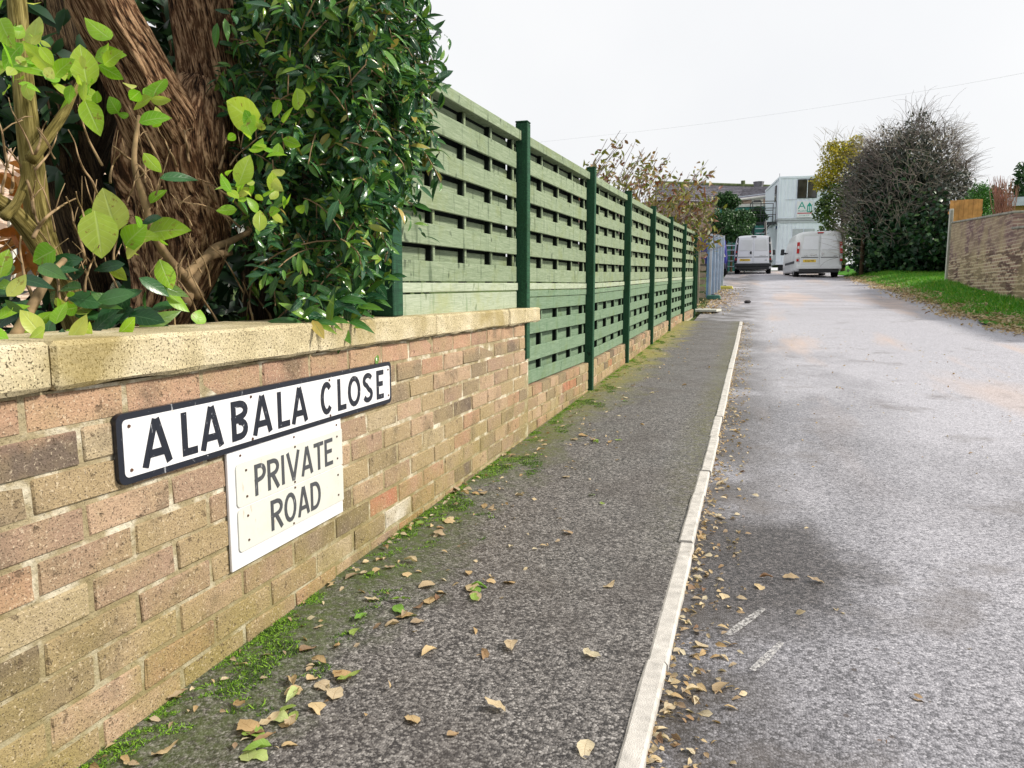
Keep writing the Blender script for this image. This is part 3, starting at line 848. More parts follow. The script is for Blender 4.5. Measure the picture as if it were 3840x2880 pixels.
post(-1.205, 2.455, .864, 1.83, 'dark green fence post on the wall coping beside the leafy shrub', .08)
post(-1.188, 4.13, .864 - .3, 1.90, 'dark green fence post at the end of the garden wall')
for i in range(1, 8):
    post(PX[i] + .015, PY[i], float(g(PY[i])) - .1, PT[i] + .035, 'dark green fence post, %s beyond the garden wall end' % ORD[i - 1])
for i in range(6):
    A = np.array([PX[i] - .005, PY[i] + (.045 if i else .075)]); B = np.array([PX[i + 1] - .005, PY[i + 1] - .045])
    L = np.linalg.norm(B - A); ang = math.atan2(-(B - A)[0], (B - A)[1])
    th = thing('plinth_wall', (*((A + B) / 2), float(g((A[1] + B[1]) / 2))), 'low mossy yellow brick plinth below the %s fence bay past the garden wall' % ORD[i], 'wall', 'low brick plinths under the fence')
    core = MB()
    nrm = np.array([(B - A)[1], -(B - A)[0]]) / L
    q = lambda p, o, z: (p[0] + nrm[0] * o, p[1] + nrm[1] * o, z)
    core.hexa([q(A, -.11, 0), q(A, -.006, 0), q(B, -.006, 0), q(B, -.11, 0), q(A, -.11, PB[i] - .008), q(A, -.006, PB[i] - .008), q(B, -.006, PB[i + 1] - .008), q(B, -.11, PB[i + 1] - .008)])
    core.obj('mortar_core', MT['mortar'], th)
    nb = max(1, int(round(L / .215)))
    bl = L / nb
    for c in range(5):
        k = 0 if c % 2 else -.5
        while k < nb:
            a, b = max(0, k), min(nb, k + 1)
            s = (a + b) / 2 / nb
            p = A + (B - A) * s
            zt = PB[i] + (PB[i + 1] - PB[i]) * s - .0375 - .076 * c
            if zt > g(p[1]) - .04:
                me = random.choice(BL if b - a > .7 else BH)
                sc = (bl * (b - a) - .012) / (.214 if b - a > .7 else .102)
                link('brick', me, th, Vector((p[0] - nrm[0] * .05, p[1] - nrm[1] * .05, zt)) - th.location, (random.uniform(-.01, .01), 0, ang), (1, sc, 1))
            k += 1

# ================================================================== VEGETATION BY THE GARDEN WALL
def lumps(seed, amp=.12, ks=(2, 3, 5, 8, 13, 21)):
    rr = random.Random(seed)
    ph = [(k, rr.uniform(0, 6.28), rr.uniform(-4, 4), amp / (i * .6 + 1)) for i, k in enumerate(ks)]
    def f(th, L):
        return 1 + .35 * amp * math.sin(13 * L + ph[0][1]) + sum(a * math.sin(k * th + p + w_ * L * (1 if k < 4 else .5)) for k, p, w_, a in ph)
    return f
def pxline(pts, X):
    """list of (px, py, width_px[, dX]) -> points, radii on plane X"""
    P, r_ = [], []
    for q in pts:
        x = X + (q[3] if len(q) > 3 else 0)
        p = onX(q[0], q[1], x)
        P.append(p); r_.append(q[2] / 2 / 1584 * ((p - CAM) @ FW))
    return np.array(P), np.array(r_)
tb = onX(360, 740, -1.75)
tree = thing('gnarled_tree', tb, 'old gnarled tree with twisted stringy brown bark behind the garden wall', 'tree')
def limb(name, pts, X, mat, seed, n=40, amp=.12, parent=tree, cr=10):
    P, r_ = pxline(pts, X)
    m = MB(); m.tube(P, r_, n, True, lumps(seed, amp), cr=cr)
    return m.obj(name, mat, parent, smooth=True)
limb('trunk', [(300, 810, 130), (335, 715, 112), (372, 620, 145), (388, 530, 185), (384, 440, 200), (372, 360, 215), (380, 290, 195), (402, 230, 140), (420, 190, 90)], -1.75, MT['bark'], 3, 110, .15)
limb('limb', [(400, 440, 120), (380, 350, 150), (345, 265, 150), (305, 180, 140), (268, 100, 136), (225, 20, 136), (180, -90, 130), (120, -240, 110)], -1.72, MT['bark'], 5, 90, .08)
limb('limb', [(440, 440, 90), (452, 340, 110), (455, 270, 125), (452, 200, 118), (445, 120, 118), (436, 40, 128), (430, -40, 130), (425, -160, 120), (440, -330, 95)], -1.77, MT['bark'], 9, 90, .08)
limb('limb', [(492, 330, 40), (500, 250, 52), (498, 190, 50), (480, 130, 40)], -1.74, MT['bark'], 12, 20)
limb('trunk', [(215, 800, 110), (205, 640, 105), (185, 520, 100), (160, 400, 95), (140, 280, 90), (120, 120, 85), (90, -60, 80), (60, -260, 70)], -2.15, MT['bark_dark'], 21, 24)
limb('limb', [(160, 420, 60), (200, 330, 56), (230, 250, 50), (235, 120, 46), (225, -80, 40)], -2.2, MT['bark_dark'], 23, 18)

shr = thing('lime_leaved_shrub', onX(120, 735, -1.6), 'shrub with olive stems, pale twigs and large lime green leaves beside the gnarled trunk', 'shrub')
for k, (pts, X) in enumerate([
    ([(185, 760, 55), (150, 650, 55), (110, 565, 52), (85, 480, 48), (72, 380, 46), (58, 260, 44), (45, 120, 40), (30, -80, 36)], -1.66),
    ([(120, 590, 48), (70, 510, 44), (25, 455, 38), (-20, 420, 34), (-70, 330, 30)], -1.64),
    ([(66, 345, 26), (100, 300, 24), (138, 245, 20), (158, 205, 14), (185, 150, 9)], -1.62),
    ([(8, 470, 22), (35, 440, 18), (52, 395, 16), (55, 350, 12)], -1.6),
    ([(430, 640, 26), (400, 600, 24), (365, 560, 20), (330, 500, 17), (310, 430, 15), (290, 350, 12), (300, 250, 8)], -1.55),
    ([(400, 660, 22), (425, 590, 22), (460, 540, 20), (500, 520, 15), (560, 490, 10)], -1.56),
    ([(395, 600, 20), (450, 555, 17), (498, 545, 13)], -1.54),
    ([(30, 730, 24), (70, 660, 22), (105, 600, 18), (140, 560, 12)], -1.46)]):
    P, r_ = pxline(pts, X)
    m = MB(); m.tube(P, r_, 14, True, lumps(40 + k, .05), cr=6)
    m.obj('stem', MT['stem'] if k in (0, 1, 2, 3) else MT['twig'], shr, smooth=True)
# thin pale twigs in front of the trunk
rt = random.Random(5)
def twig_path(x, y, X, ang, L, n=6, bend=.5):
    P = []
    for i in range(n):
        P.append(onX(x, y, X + .02 * i * rt.uniform(-1, 1)))
        ang += rt.uniform(-bend, bend) * .5
        x += math.cos(ang) * L / n; y -= math.sin(ang) * L / n
    return P
tw = MB()
for k in range(75):
    x = rt.uniform(180, 620) if k < 55 else rt.uniform(0, 260); y = rt.uniform(330, 720)
    L = rt.uniform(70, 210)
    P = twig_path(x, y, rt.uniform(-1.62, -1.45), rt.uniform(.9, 2.3), L)
    tw.tube(P, np.linspace(.0036, .0012, 6) * rt.uniform(.6, 1.4), 5, cr=3)
    if rt.random() < .75:
        a = rt.uniform(.4, 2.7)
        q = P[3]; d = np.array([rt.uniform(-.3, .3), math.cos(a), math.sin(a)]) * rt.uniform(.03, .09)
        tw.tube([q, q + d * .5 + [0, 0, .004], q + d], [.0018, .0014, .0008], 4)
tag(tw.obj('twigs', MT['twig'], shr, smooth=True), kind='stuff')

LT = [leaf_template(1, .78, 7, .12, .12, .40, .75), leaf_template(1, .62, 7, .25, .3, .45, .8), leaf_template(1, .55, 7, -.2, -.2, .45, .9), leaf_template(1, .9, 7, .1, .2, .36, .8)]
LM = [bulk('leaf', t[0], t[1], MT['lime'], t[2], None, True) for t in LT]
DT = [leaf_template(1, .42, 6, .25, .2, .45, .9), leaf_template(1, .36, 6, .2, .35, .42, .9), leaf_template(1, .5, 6, .15, .1, .48, .8)]
DM = [bulk('leaf', t[0], t[1], MT['dark_leaf'], t[2], None, True) for t in DT]
def put_leaf(meshes, x, y, X, Lpx, ang, parent, tilt=.5, k=None):
    """leaf whose base is at a pixel on plane X, pointing at image angle ang (deg, 0 = right, 90 = up)"""
    p = onX(x, y, X); dep = (p - CAM) @ FW
    L = Lpx / 1584 * dep
    a = R(ang)
    d = RT * math.cos(a) + UP * math.sin(a) + FW * rt.uniform(-tilt, tilt)
    nr = -FW + RT * rt.uniform(-tilt, tilt) + UP * (rt.uniform(-tilt, tilt) + .35)
    Rm = frames(d[None], nr[None])[0]
    M4 = Matrix([[*Rm[i], 0] for i in range(3)] + [[0, 0, 0, 1]])
    o = link('leaf', meshes[k if k is not None else rt.randrange(len(meshes))], parent, Vector(p) - parent.location, M4.to_euler(), (L, L, L))
    return o
# x, y of the leaf base, length, direction
lime = [(205, 455, 95, 270, 0), (252, 500, 85, 95, 0), (318, 505, 90, 5, 1), (120, 540, 55, 200, 3), (190, 190, 85, 85, 1), (165, 205, 55, 195, 3), (183, 215, 70, 300, 1), (190, 205, 60, 110, 1), (330, 210, 60, 75, 3), (330, 210, 55, 190, 3), (300, 265, 60, 20, 1),
        (560, 268, 85, 150, 0), (570, 265, 60, 200, 1), (640, 190, 60, 285, 2), (-10, 55, 95, 60, 0), (0, 40, 70, 300, 1), (75, 95, 62, 100, 3), (50, 95, 65, 230, 1), (0, 85, 80, 285, 2), (120, 165, 90, 165, 1), (115, 160, 70, 115, 2), (118, 165, 55, 25, 1), (20, 140, 60, 210, 1), (50, 175, 50, 290, 2), (30, 150, 45, 160, 1),
        (240, 85, 72, 145, 2), (232, 95, 45, 280, 1), (205, 125, 60, 5, 1), (212, 140, 50, 340, 2), (515, 400, 62, 60, 1), (500, 415, 40, 120, 2), (590, 420, 50, 80, 2), (560, 500, 45, 80, 1), (345, 560, 70, 285, 2), (360, 625, 60, 300, 2), (275, 560, 55, 60, 1), (270, 530, 60, 50, 3), (285, 515, 50, 10, 1), (425, 700, 34, 80, 3),
        (90, 725, 60, 120, 1), (150, 735, 60, 60, 2), (20, 735, 70, 160, 1), (60, 735, 65, 20, 2), (200, 720, 55, 150, 1), (255, 722, 60, 30, 2), (0, 600, 60, 80, 1), (15, 640, 55, 60, 2), (-5, 690, 60, 40, 1), (230, 570, 50, 330, 2), (325, 440, 45, 70, 1), (310, 330, 50, 300, 2), (120, 700, 50, 80, 3),
        (225, 140, 48, 20, 1), (10, 0, 70, 90, 3), (60, -10, 70, 80, 0), (5, 200, 40, 10, 2), (545, 330, 42, 60, 2), (575, 340, 40, 20, 1), (610, 300, 40, 340, 2), (555, 460, 34, 110, 1), (330, 275, 40, 45, 2)]
for x, y, L, a, k in lime:
    Xp = -1.47 + rt.uniform(-.06, .04)
    if y > 690: Xp = -1.30
    if x > 480: Xp = -1.24 + rt.uniform(-.03, .02)
    put_leaf(LM, x, y, Xp, L * 1.08, a + rt.uniform(-8, 8), shr, .75, k)
for _ in range(115):
    x, y = rt.choice([(60, 80), (120, 150), (200, 190), (30, 130), (330, 200), (240, 480), (300, 500), (60, 700), (150, 690), (550, 300), (520, 400), (590, 440), (640, 220), (20, 620)])
    x += rt.gauss(0, 32); y += rt.gauss(0, 26)
    put_leaf(LM, x, y, -1.24 if x > 470 else -1.45 + rt.uniform(-.1, .06), rt.uniform(20, 46), rt.uniform(0, 360), shr, 1.0)
for _ in range(62):                                   # dark glossy leaves low down
    x, y = rt.uniform(-30, 330), rt.uniform(560, 730)
    if x > 280 and y < 600: continue
    put_leaf(DM, x, y, rt.uniform(-1.62, -1.4), rt.uniform(45, 92), rt.choice([20, 160, 200, 230, 300, 330, 350, 10]) + rt.uniform(-25, 25), shr, .7)
for x, y, L, a in [(345, 385, 75, 15), (330, 610, 75, 340), (300, 600, 70, 330), (270, 570, 70, 190), (250, 650, 85, 250), (180, 560, 80, 190), (330, 690, 60, 320), (290, 670, 70, 190), (350, 470, 70, 185), (640, 470, 30, 60)]:
    put_leaf(DM, x, y, -1.44, L, a, shr, .4)

# dense narrow-leaved shrub hanging over the wall and the fence
cot = thing('narrow_leaved_shrub', onX(680, 760, -1.6), 'dense dark glossy narrow leaved shrub spilling over the wall coping and fence', 'shrub')
poly = [(540, -230), (865, -230), (868, -120), (862, -10), (875, 70), (895, 150), (905, 235), (898, 300), (865, 350), (838, 420), (805, 470), (788, 545), (765, 590), (775, 635), (755, 680), (730, 715), (655, 708), (600, 640), (560, 560), (525, 470), (505, 330), (485, 180), (490, 0)]
def sample_poly(n, pl):
    P = []
    xs = [p[0] for p in pl]; ys = [p[1] for p in pl]
    while len(P) < n:
        x = rng.uniform(min(xs), max(xs), n); y = rng.uniform(min(ys), max(ys), n)
        k = inpoly(x, y, pl)
        P += list(zip(x[k], y[k]))
    return P[:n]
CT = leaf_template(1, .33, 5, .3, .25, .45, .9)
d_, o_, n_, s_, front = [], [], [], [], []
stems = MB()
polyR = [(740, -230), (860, -230), (862, -120), (858, -10), (868, 70), (895, 150), (905, 235), (897, 300), (870, 350), (838, 410), (805, 450), (790, 520), (720, 540), (730, 300), (750, 60)]
for i, (x, y) in enumerate(sample_poly(820, poly) + sample_poly(300, polyR)):
    fr = rng.random()
    X = -1.24 - .55 * fr ** 1.4 if i < 820 else -1.13 - .09 * fr
    X -= max(0, 640 - x) / 130 * .34
    p = onX(x, y, X)
    if p[2] < .9: p[0] = min(p[0], -1.27)
    d = np.array([rng.normal(.35, .5), rng.normal(.2, .7), rng.normal(.05, .8)])
    d /= np.linalg.norm(d)
    L = rng.uniform(.09, .24) * (1.5 if rng.random() < .12 else 1)
    pts = [p]
    nl = int(rng.integers(10, 17))
    for k in range(nl):
        d = d + np.array([0, 0, -.06]); d /= np.linalg.norm(d)
        p = p + d * L / nl
        if p[0] > -1.08: p[0] = -1.08
        pts.append(p)
        sd_ = np.cross(d, rng.normal(size=3)); sd_ /= np.linalg.norm(sd_) + 1e-9
        dl = d * .6 + sd_ * .9 + np.array([0, 0, -.12])
        d_.append(dl); o_.append(p.copy()); s_.append(rng.uniform(.03, .055) + .035 * rng.random() ** 3)
        n_.append(np.array([.5, -.3, .9]) + rng.normal(size=3) * .55)
        front.append(X + rng.uniform(-.1, .1))
    if i % 2 == 0: stems.tube(pts[::3] + [pts[-1]], .0022, 4)
# a few bigger sprays lying over the coping
for x, y in [(700, 690), (740, 700), (790, 640), (770, 660), (660, 690), (800, 600), (720, 650)]:
    b = onX(x, y, -1.2)
    for k in range(9):
        a = k * .75
        d_.append(RT * math.cos(a) + UP * math.sin(a) * .7 - FW * .5); o_.append(b + rng.normal(size=3) * .015); s_.append(rng.uniform(.07, .105)); n_.append(-FW + UP * .8); front.append(-1.0)
d_ = np.array(d_); o_ = np.array(o_); n_ = np.array(n_); s_ = np.array(s_); front = np.array(front)
Rm = frames(d_, n_)
order = np.argsort(-front)
big, rest = order[:280], order[280:]
CM = [bulk('leaf', t[0], t[1], MT['cot_leaf'], t[2], None, True) for t in (CT, leaf_template(1, .37, 5, .2, .1, .45, .85), leaf_template(1, .29, 5, .35, .4, .44, .95))]
for i in big:
    M4 = Matrix([[*Rm[i][q], 0] for q in range(3)] + [[0, 0, 0, 1]])
    link('leaf', CM[i % 3], cot, Vector(o_[i]) - cot.location, M4.to_euler(), (s_[i],) * 3)
V, F, U, vr = scatter(CT, Rm[rest], o_[rest], s_[rest])
fo = link('foliage', bulk('foliage', V, F, MT['cot_leaf'], U, vr, True), cot, -cot.location)
tag(fo, kind='stuff')
stems.obj('shoots', MT['twig'], cot, smooth=True)['kind'] = 'stuff'
for k, pts in enumerate([[(560, 770, 40), (590, 600, 38), (640, 430, 34), (700, 250, 30), (740, 60, 24), (770, -200, 16)], [(600, 770, 30), (680, 560, 26), (770, 380, 22), (850, 240, 16), (920, 160, 8)], [(540, 770, 34), (545, 560, 30), (570, 330, 26), (590, 100, 22), (600, -200, 14)]]):
    P, r_ = pxline(pts, -1.8); m = MB(); m.tube(P, r_, 10, cr=5); m.obj('stem', MT['bark_dark'], cot, smooth=True)
# dark growth behind, filling the garden side
def glimpse(P):
    """leaves that would fill the openings where the photo looks through to the house"""
    q = P - CAM; d = q @ FW
    px_, py_ = (1920 + FPX * (q @ RT) / d) / 1.736, (1440 - FPX * (q @ UP) / d) / 1.736
    return inpoly(px_, py_, [(-200, 300), (35, 300), (125, 330), (130, 560), (60, 620), (-200, 620)]) | inpoly(px_, py_, [(160, 350), (190, 320), (215, 380), (200, 420), (170, 400)])
bk = thing('evergreen_screen', (-2.9, 2.6, .6), 'deep shaded evergreen hedge growing behind the gnarled trunk', 'hedge')
n = 13000
Yb = rng.uniform(1.5, 6.0, n); Xb = -2.1 - rng.random(n) ** .8 * 1.2 - .12 * np.abs(Yb - 3) ; Zb = .62 + rng.random(n) * 2.5
keep = ~((Yb < 2.2) & (Zb < 1.35) & (rng.random(n) < .97))
ob = np.stack([Xb, Yb, Zb], 1)[keep]; ob = ob[~glimpse(ob)]; n = len(ob)
Rb = frames(rng.normal(size=(n, 3)) + [0, 0, -.5], rng.normal(size=(n, 3)) + [.8, -.3, .6])
V, F, U, vr = scatter(leaf_template(1, .42, 3, .2, .2), Rb, ob, rng.uniform(.08, .15, n))
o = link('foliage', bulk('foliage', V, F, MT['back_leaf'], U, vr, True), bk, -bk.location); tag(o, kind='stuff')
m = MB()
for k in range(9):
    y = 1.5 + k * .4
    m.tube([(-2.7, y, .5), (-2.75 + rt.uniform(-.1, .1), y + .1, 1.4), (-2.7, y + rt.uniform(-.3, .3), 2.7)], [.03, .022, .01], 6, cr=3)
tag(m.obj('stems', MT['bark_dark'], bk, smooth=True), kind='stuff')
# upper canopy of the shrubbery, over and behind the trunk
n = 2600
pxs = sample_poly(n, [(-160, -420), (560, -420), (560, 60), (480, 20), (300, -10), (180, 60), (160, 380), (60, 440), (-160, 430)])
ob = np.array([onX(x, y, -2.0 - rng.random() * .6) for x, y in pxs]); ob = ob[~glimpse(ob)]; n = len(ob)
Rb = frames(rng.normal(size=(n, 3)) + [0, 0, -.6], rng.normal(size=(n, 3)) + [.8, -.4, .6])
V, F, U, vr = scatter(leaf_template(1, .45, 4, .2, .2), Rb, ob, rng.uniform(.05, .10, n))
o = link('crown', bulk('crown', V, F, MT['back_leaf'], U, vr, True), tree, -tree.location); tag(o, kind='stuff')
# autumn shrub and house beyond, glimpsed under the branches
os_ = thing('orange_shrub', (-4.3, 3.0, .4), 'small shrub with curled orange autumn leaves in front of the pale house', 'shrub')
n = 130
pxs = sample_poly(n, [(35, 360), (130, 330), (135, 520), (110, 560), (30, 560)])
ob = np.array([onX(x, y, -4.0 - rng.random() * .5) for x, y in pxs])
Rb = frames(rng.normal(size=(n, 3)) + [0, 0, -.6], rng.normal(size=(n, 3)) + [1, -.6, .4])
V, F, U, vr = scatter(leaf_template(1, .45, 4, .3, .4), Rb, ob, rng.uniform(.10, .18, n))
tag(link('foliage', bulk('foliage', V, F, MT['orange_leaf'], U, vr, True), os_, -os_.location), kind='stuff')
m = MB()
for k in range(7): m.tube([os_.location, np.array(os_.location) + [0, rt.uniform(-.3, .3), .6], ob[k * 15]], [.015, .01, .005], 5)
m.obj('stems', MT['twig'], os_)
hs = thing('pale_brick_house', (-11, 7.5, .3), 'pale pinkish brick house with white framed window behind the garden shrubs', 'house')
hs.rotation_euler = (0, 0, R(12))
MB().box(-4, 0, -6, 5, -.3, 3.6).obj('wall', MT['hwall'], hs, world=False)
MB().add([(-4.4, -6.4, 3.5), (.4, -6.4, 3.5), (.4, 5.4, 3.5), (-4.4, 5.4, 3.5), (-2, -6.4, 5.2), (-2, 5.4, 5.2)], [(0, 3, 2, 1), (1, 2, 5, 4), (3, 0, 4, 5), (0, 1, 4), (2, 3, 5)]).obj('roof', MT['roof'], hs, world=False)
for yy in (-3.2, -.6, 2.4):
    wn = MB().box(.002, .05, yy - .75, yy + .75, .85, 2.1).obj('window', MT['render'], hs, world=False)
    for q in (-1, 1):
        link('pane', MB().box(.051, .056, yy + q * .36 - .3, yy + q * .36 + .3, .95, 2.0).mesh('pane', MT['glass2']), wn)

# ================================================================== LEAVES AND MOSS ON THE GROUND
def gz(x, y):
    return float(g(y)) + (.022 if x < kerbx(y) else 0.0) + (.012 if kerbx(y) <= x <= kerbx(y) + .055 else 0)
FT = [leaf_template(1, .58, 6, .12, .08, .45, .85), leaf_template(1, .5, 6, -.3, -.25, .45, .9), leaf_template(1, .66, 6, .25, .05, .4, .8), leaf_template(1, .38, 6, .5, .2, .45, 1), leaf_template(1, .74, 6, .05, .1, .42, .8), leaf_template(1, .52, 6, .1, -.12, .5, .8), leaf_template(1, .45, 6, .9, .1, .42, .9)]
for t in FT:                                           # torn, wavy edges
    t[0][:, 0] *= rng.uniform(.72, 1.12, len(t[0])); t[0][:, 2] += rng.normal(size=len(t[0])) * .035; t[0][:, 0] += .09 * np.sin(t[0][:, 1] * rng.uniform(2, 4) + rng.uniform(0, 6))
FM = [bulk('fallen_leaf', t[0], t[1], MT['dry_leaf'], t[2], None, True) for t in FT]
GMs = [bulk('fallen_leaf', t[0], t[1], MT['green_leaf'], t[2], None, True) for t in FT]
def fallen(x, y, L, green, where, ang=None):
    if where == 'on the footpath':
        side = 'against the wall foot' if x < -.95 else 'close to the edging' if x > kerbx(y) - .3 else 'mid footpath'
        where = side + (' below the signs' if y < 2.4 else ' past the signs' if y < 4.2 else ' by the brick plinths')
    elif 'gutter' in where: where += ' level with the signs' if y < 2.4 else ' past the signs' if y < 4.2 else ' level with the slatted fence'
    if L > .048: where += ', large'
    o = link('fallen_leaf', rt.choice(GMs if green else FM), None, (x, y, gz(x, y) + .004 + L * .06), (rt.uniform(-.2, .2), rt.uniform(-.3, .3), rt.uniform(0, 6.28) if ang is None else ang), (L, L, L))
    col = 'pale green' if green else 'dry tan'
    tag(o, '%s leaf fallen %s' % (col, where), 'leaf', 'fallen %s leaves %s' % (col, where))
cnt = 0
piles = [(890, 1345, 15, .07), (700, 1500, 9, .06), (1010, 1290, 8, .05), (610, 1560, 9, .07), (880, 1250, 6, .06), (560, 1640, 6, .06), (1000, 1080, 6, .05), (960, 1150, 6, .06), (1260, 960, 10, .12)]
for x, y, k, sp in piles:
    c = px_ground(x, y)
    for _ in range(k):
        fallen(c[0] + rt.gauss(0, sp * .8), c[1] + rt.gauss(0, sp), rt.uniform(.035, .06), rt.random() < .3, 'on the footpath'); cnt += 1
while cnt < 150:
    y = 1.0 + rt.random() ** 1.3 * 9
    t = rt.random() ** 1.9
    x = -1.17 + t * .95
    if x > kerbx(y) - .03: continue
    fallen(x, y, rt.uniform(.028, .055), rt.random() < .14, 'on the footpath'); cnt += 1
for x, y in [(900, 1590), (1090, 1565), (1265, 1625), (1262, 1425), (1040, 1425), (1105, 1405), (910, 1440), (650, 1430)]:
    c = px_ground(x, y); fallen(c[0], c[1], .055, False, 'on the footpath')
for x, y in [(1915, 1605), (1480, 1495), (1570, 1480), (1630, 1265), (1850, 1330), (1960, 1510), (2060, 1400), (2130, 1445), (1780, 1265), (1640, 1250), (2010, 1200), (1690, 1250), (1510, 1400), (1560, 1285)]:
    c = px_ground(x, y); fallen(c[0], c[1], rt.uniform(.04, .06), False, 'on the road')
cnt = 0
while cnt < 55:
    y = 1.2 + rt.random() ** 1.4 * 8; x = float(kerbx(y)) + .065 + rt.random() ** 2.5 * .13
    fallen(x, y, rt.uniform(.022, .045), False, 'in the gutter beside the edging'); cnt += 1
# small litter nobody could count
n = 2500
yy = 1.0 + rng.random(n) ** 1.3 * 13; side = rng.random(n)
xx = np.where(side < .62, kerbx(yy) + .055 + rng.random(n) ** 2.6 * .17, np.where(side < .85, -1.175 + rng.random(n) ** 2 * .6, kerbx(yy) + .1 + rng.random(n) * 3))
kk = (yy < 4.1) | (xx > np.interp(yy, PY, PX) + .04); xx, yy = xx[kk], yy[kk]; n = len(xx)
zz = np.array([gz(a, b) for a, b in zip(xx, yy)]) + .006
Rb = frames(np.stack([rng.normal(size=n), rng.normal(size=n), rng.normal(size=n) * .25], 1), np.stack([rng.normal(size=n) * .5, rng.normal(size=n) * .5, np.ones(n)], 1))
V, F, U, vr = scatter(leaf_template(1, .5, 3, .4, .3), Rb, np.stack([xx, yy, zz], 1), rng.uniform(.012, .032, n))
tag(link('leaf_litter', bulk('leaf_litter', V, F, MT['dry_leaf'], U, vr, True)), 'scattered shreds of dry brown leaf litter along edging and wall foot', 'leaf litter', kind='stuff')
# moss tufts
def blades(n, x, y, z, h, wdt, lean=.6):
    a = rng.uniform(0, 6.28, n); le = rng.normal(size=(n, 2)) * lean
    base = np.stack([x, y, z], 1)
    s = np.stack([np.cos(a), np.sin(a), np.zeros(n)], 1) * (wdt / 2)[:, None]
    tip = base + np.stack([le[:, 0] * h, le[:, 1] * h, h], 1)
    V = np.stack([base - s, base + s, tip], 1).reshape(-1, 3)
    F = np.arange(n * 3).reshape(-1, 3)
    U = np.tile(np.array([[0, 0], [1, 0], [.5, 1]]), (n, 1))
    return V, F, U
def clump(x, y, s, seed):
    r_ = np.random.default_rng(seed); v = np.zeros_like(x)
    for _ in range(9):
        k = r_.normal(size=2) * s; v += np.sin(k[0] * x + k[1] * y + r_.uniform(0, 6.28))
    return v / 3
n = 150000
y = .9 + rng.random(n) ** 1.3 * 11; t = rng.random(n) ** 1.5
x = np.where(y < 4.15, -1.183, np.interp(y, PY, PX) + .01) + t * .36
c = clump(x, y, 14, 3) * .7 + clump(x, y, 60, 4) * .6
k = (c > -.35 + t * 2.0 + np.clip(y - 2.5, 0, 3) * .1) & ((y < 4.15) | (x > np.interp(y, PY, PX) + .01))
x, y, c = x[k], y[k], c[k]; n = len(x)
hh = rng.uniform(.002, .0055, n) * (1 + np.clip(c, 0, 1))
V, F, U = blades(n, x, y, g(y) + .021, hh, rng.uniform(.0025, .005, n), 1.1)
tag(link('moss', bulk('moss', V, F, MT['moss'], U, np.repeat(np.clip(.15 + c * .4 + rng.normal(size=n) * .2, 0, .99), 3))), 'bright green moss growing on the footpath along the wall foot', 'moss', kind='stuff')
# grass on the verge
n = 70000
y = 9.5 + rng.random(n) ** .9 * 27; x = edge(y) + .12 + rng.random(n) ** 1.2 * 3.2
k = (x - edge(y) > .35 + .3 * clump(x, y, 2.2, 8)) | (rng.random(n) < .12)
x, y = x[k], y[k]; n = len(x)
V, F, U = blades(n, x, y, vergez(x, y) - .02, rng.uniform(.04, .12, n) * (1 + .35 * clump(x, y, 3, 9)), rng.uniform(.012, .03, n), .6)
tag(link('grass', bulk('grass', V, F, MT['grass'], U, np.repeat(rng.random(n) * .9, 3))), 'short bright green grass on the verge below the far brick wall', 'grass', kind='stuff')
# muddy leaf strip between road and grass
n = 7000
y = 9 + rng.random(n) * 25; x = edge(y) + .16 + rng.normal(size=n) * .26 + .12 * clump(x[:n] * 0, y, 2.5, 12)
Rb = frames(np.stack([rng.normal(size=n), rng.normal(size=n), rng.normal(size=n) * .25], 1), np.stack([rng.normal(size=n) * .5, rng.normal(size=n) * .5, np.ones(n)], 1))
V, F, U, vr = scatter(leaf_template(1, .6, 2, .4, .3), Rb, np.stack([x, y, np.maximum(vergez(x, y), g(y) + .02) + .015], 1), rng.uniform(.04, .10, n))
tag(link('verge_leaf_litter', bulk('verge_leaf_litter', V, F, MT['dry_leaf'], U, vr, True)), 'brown leaf litter and mud along the verge edge', 'leaf litter', kind='stuff')

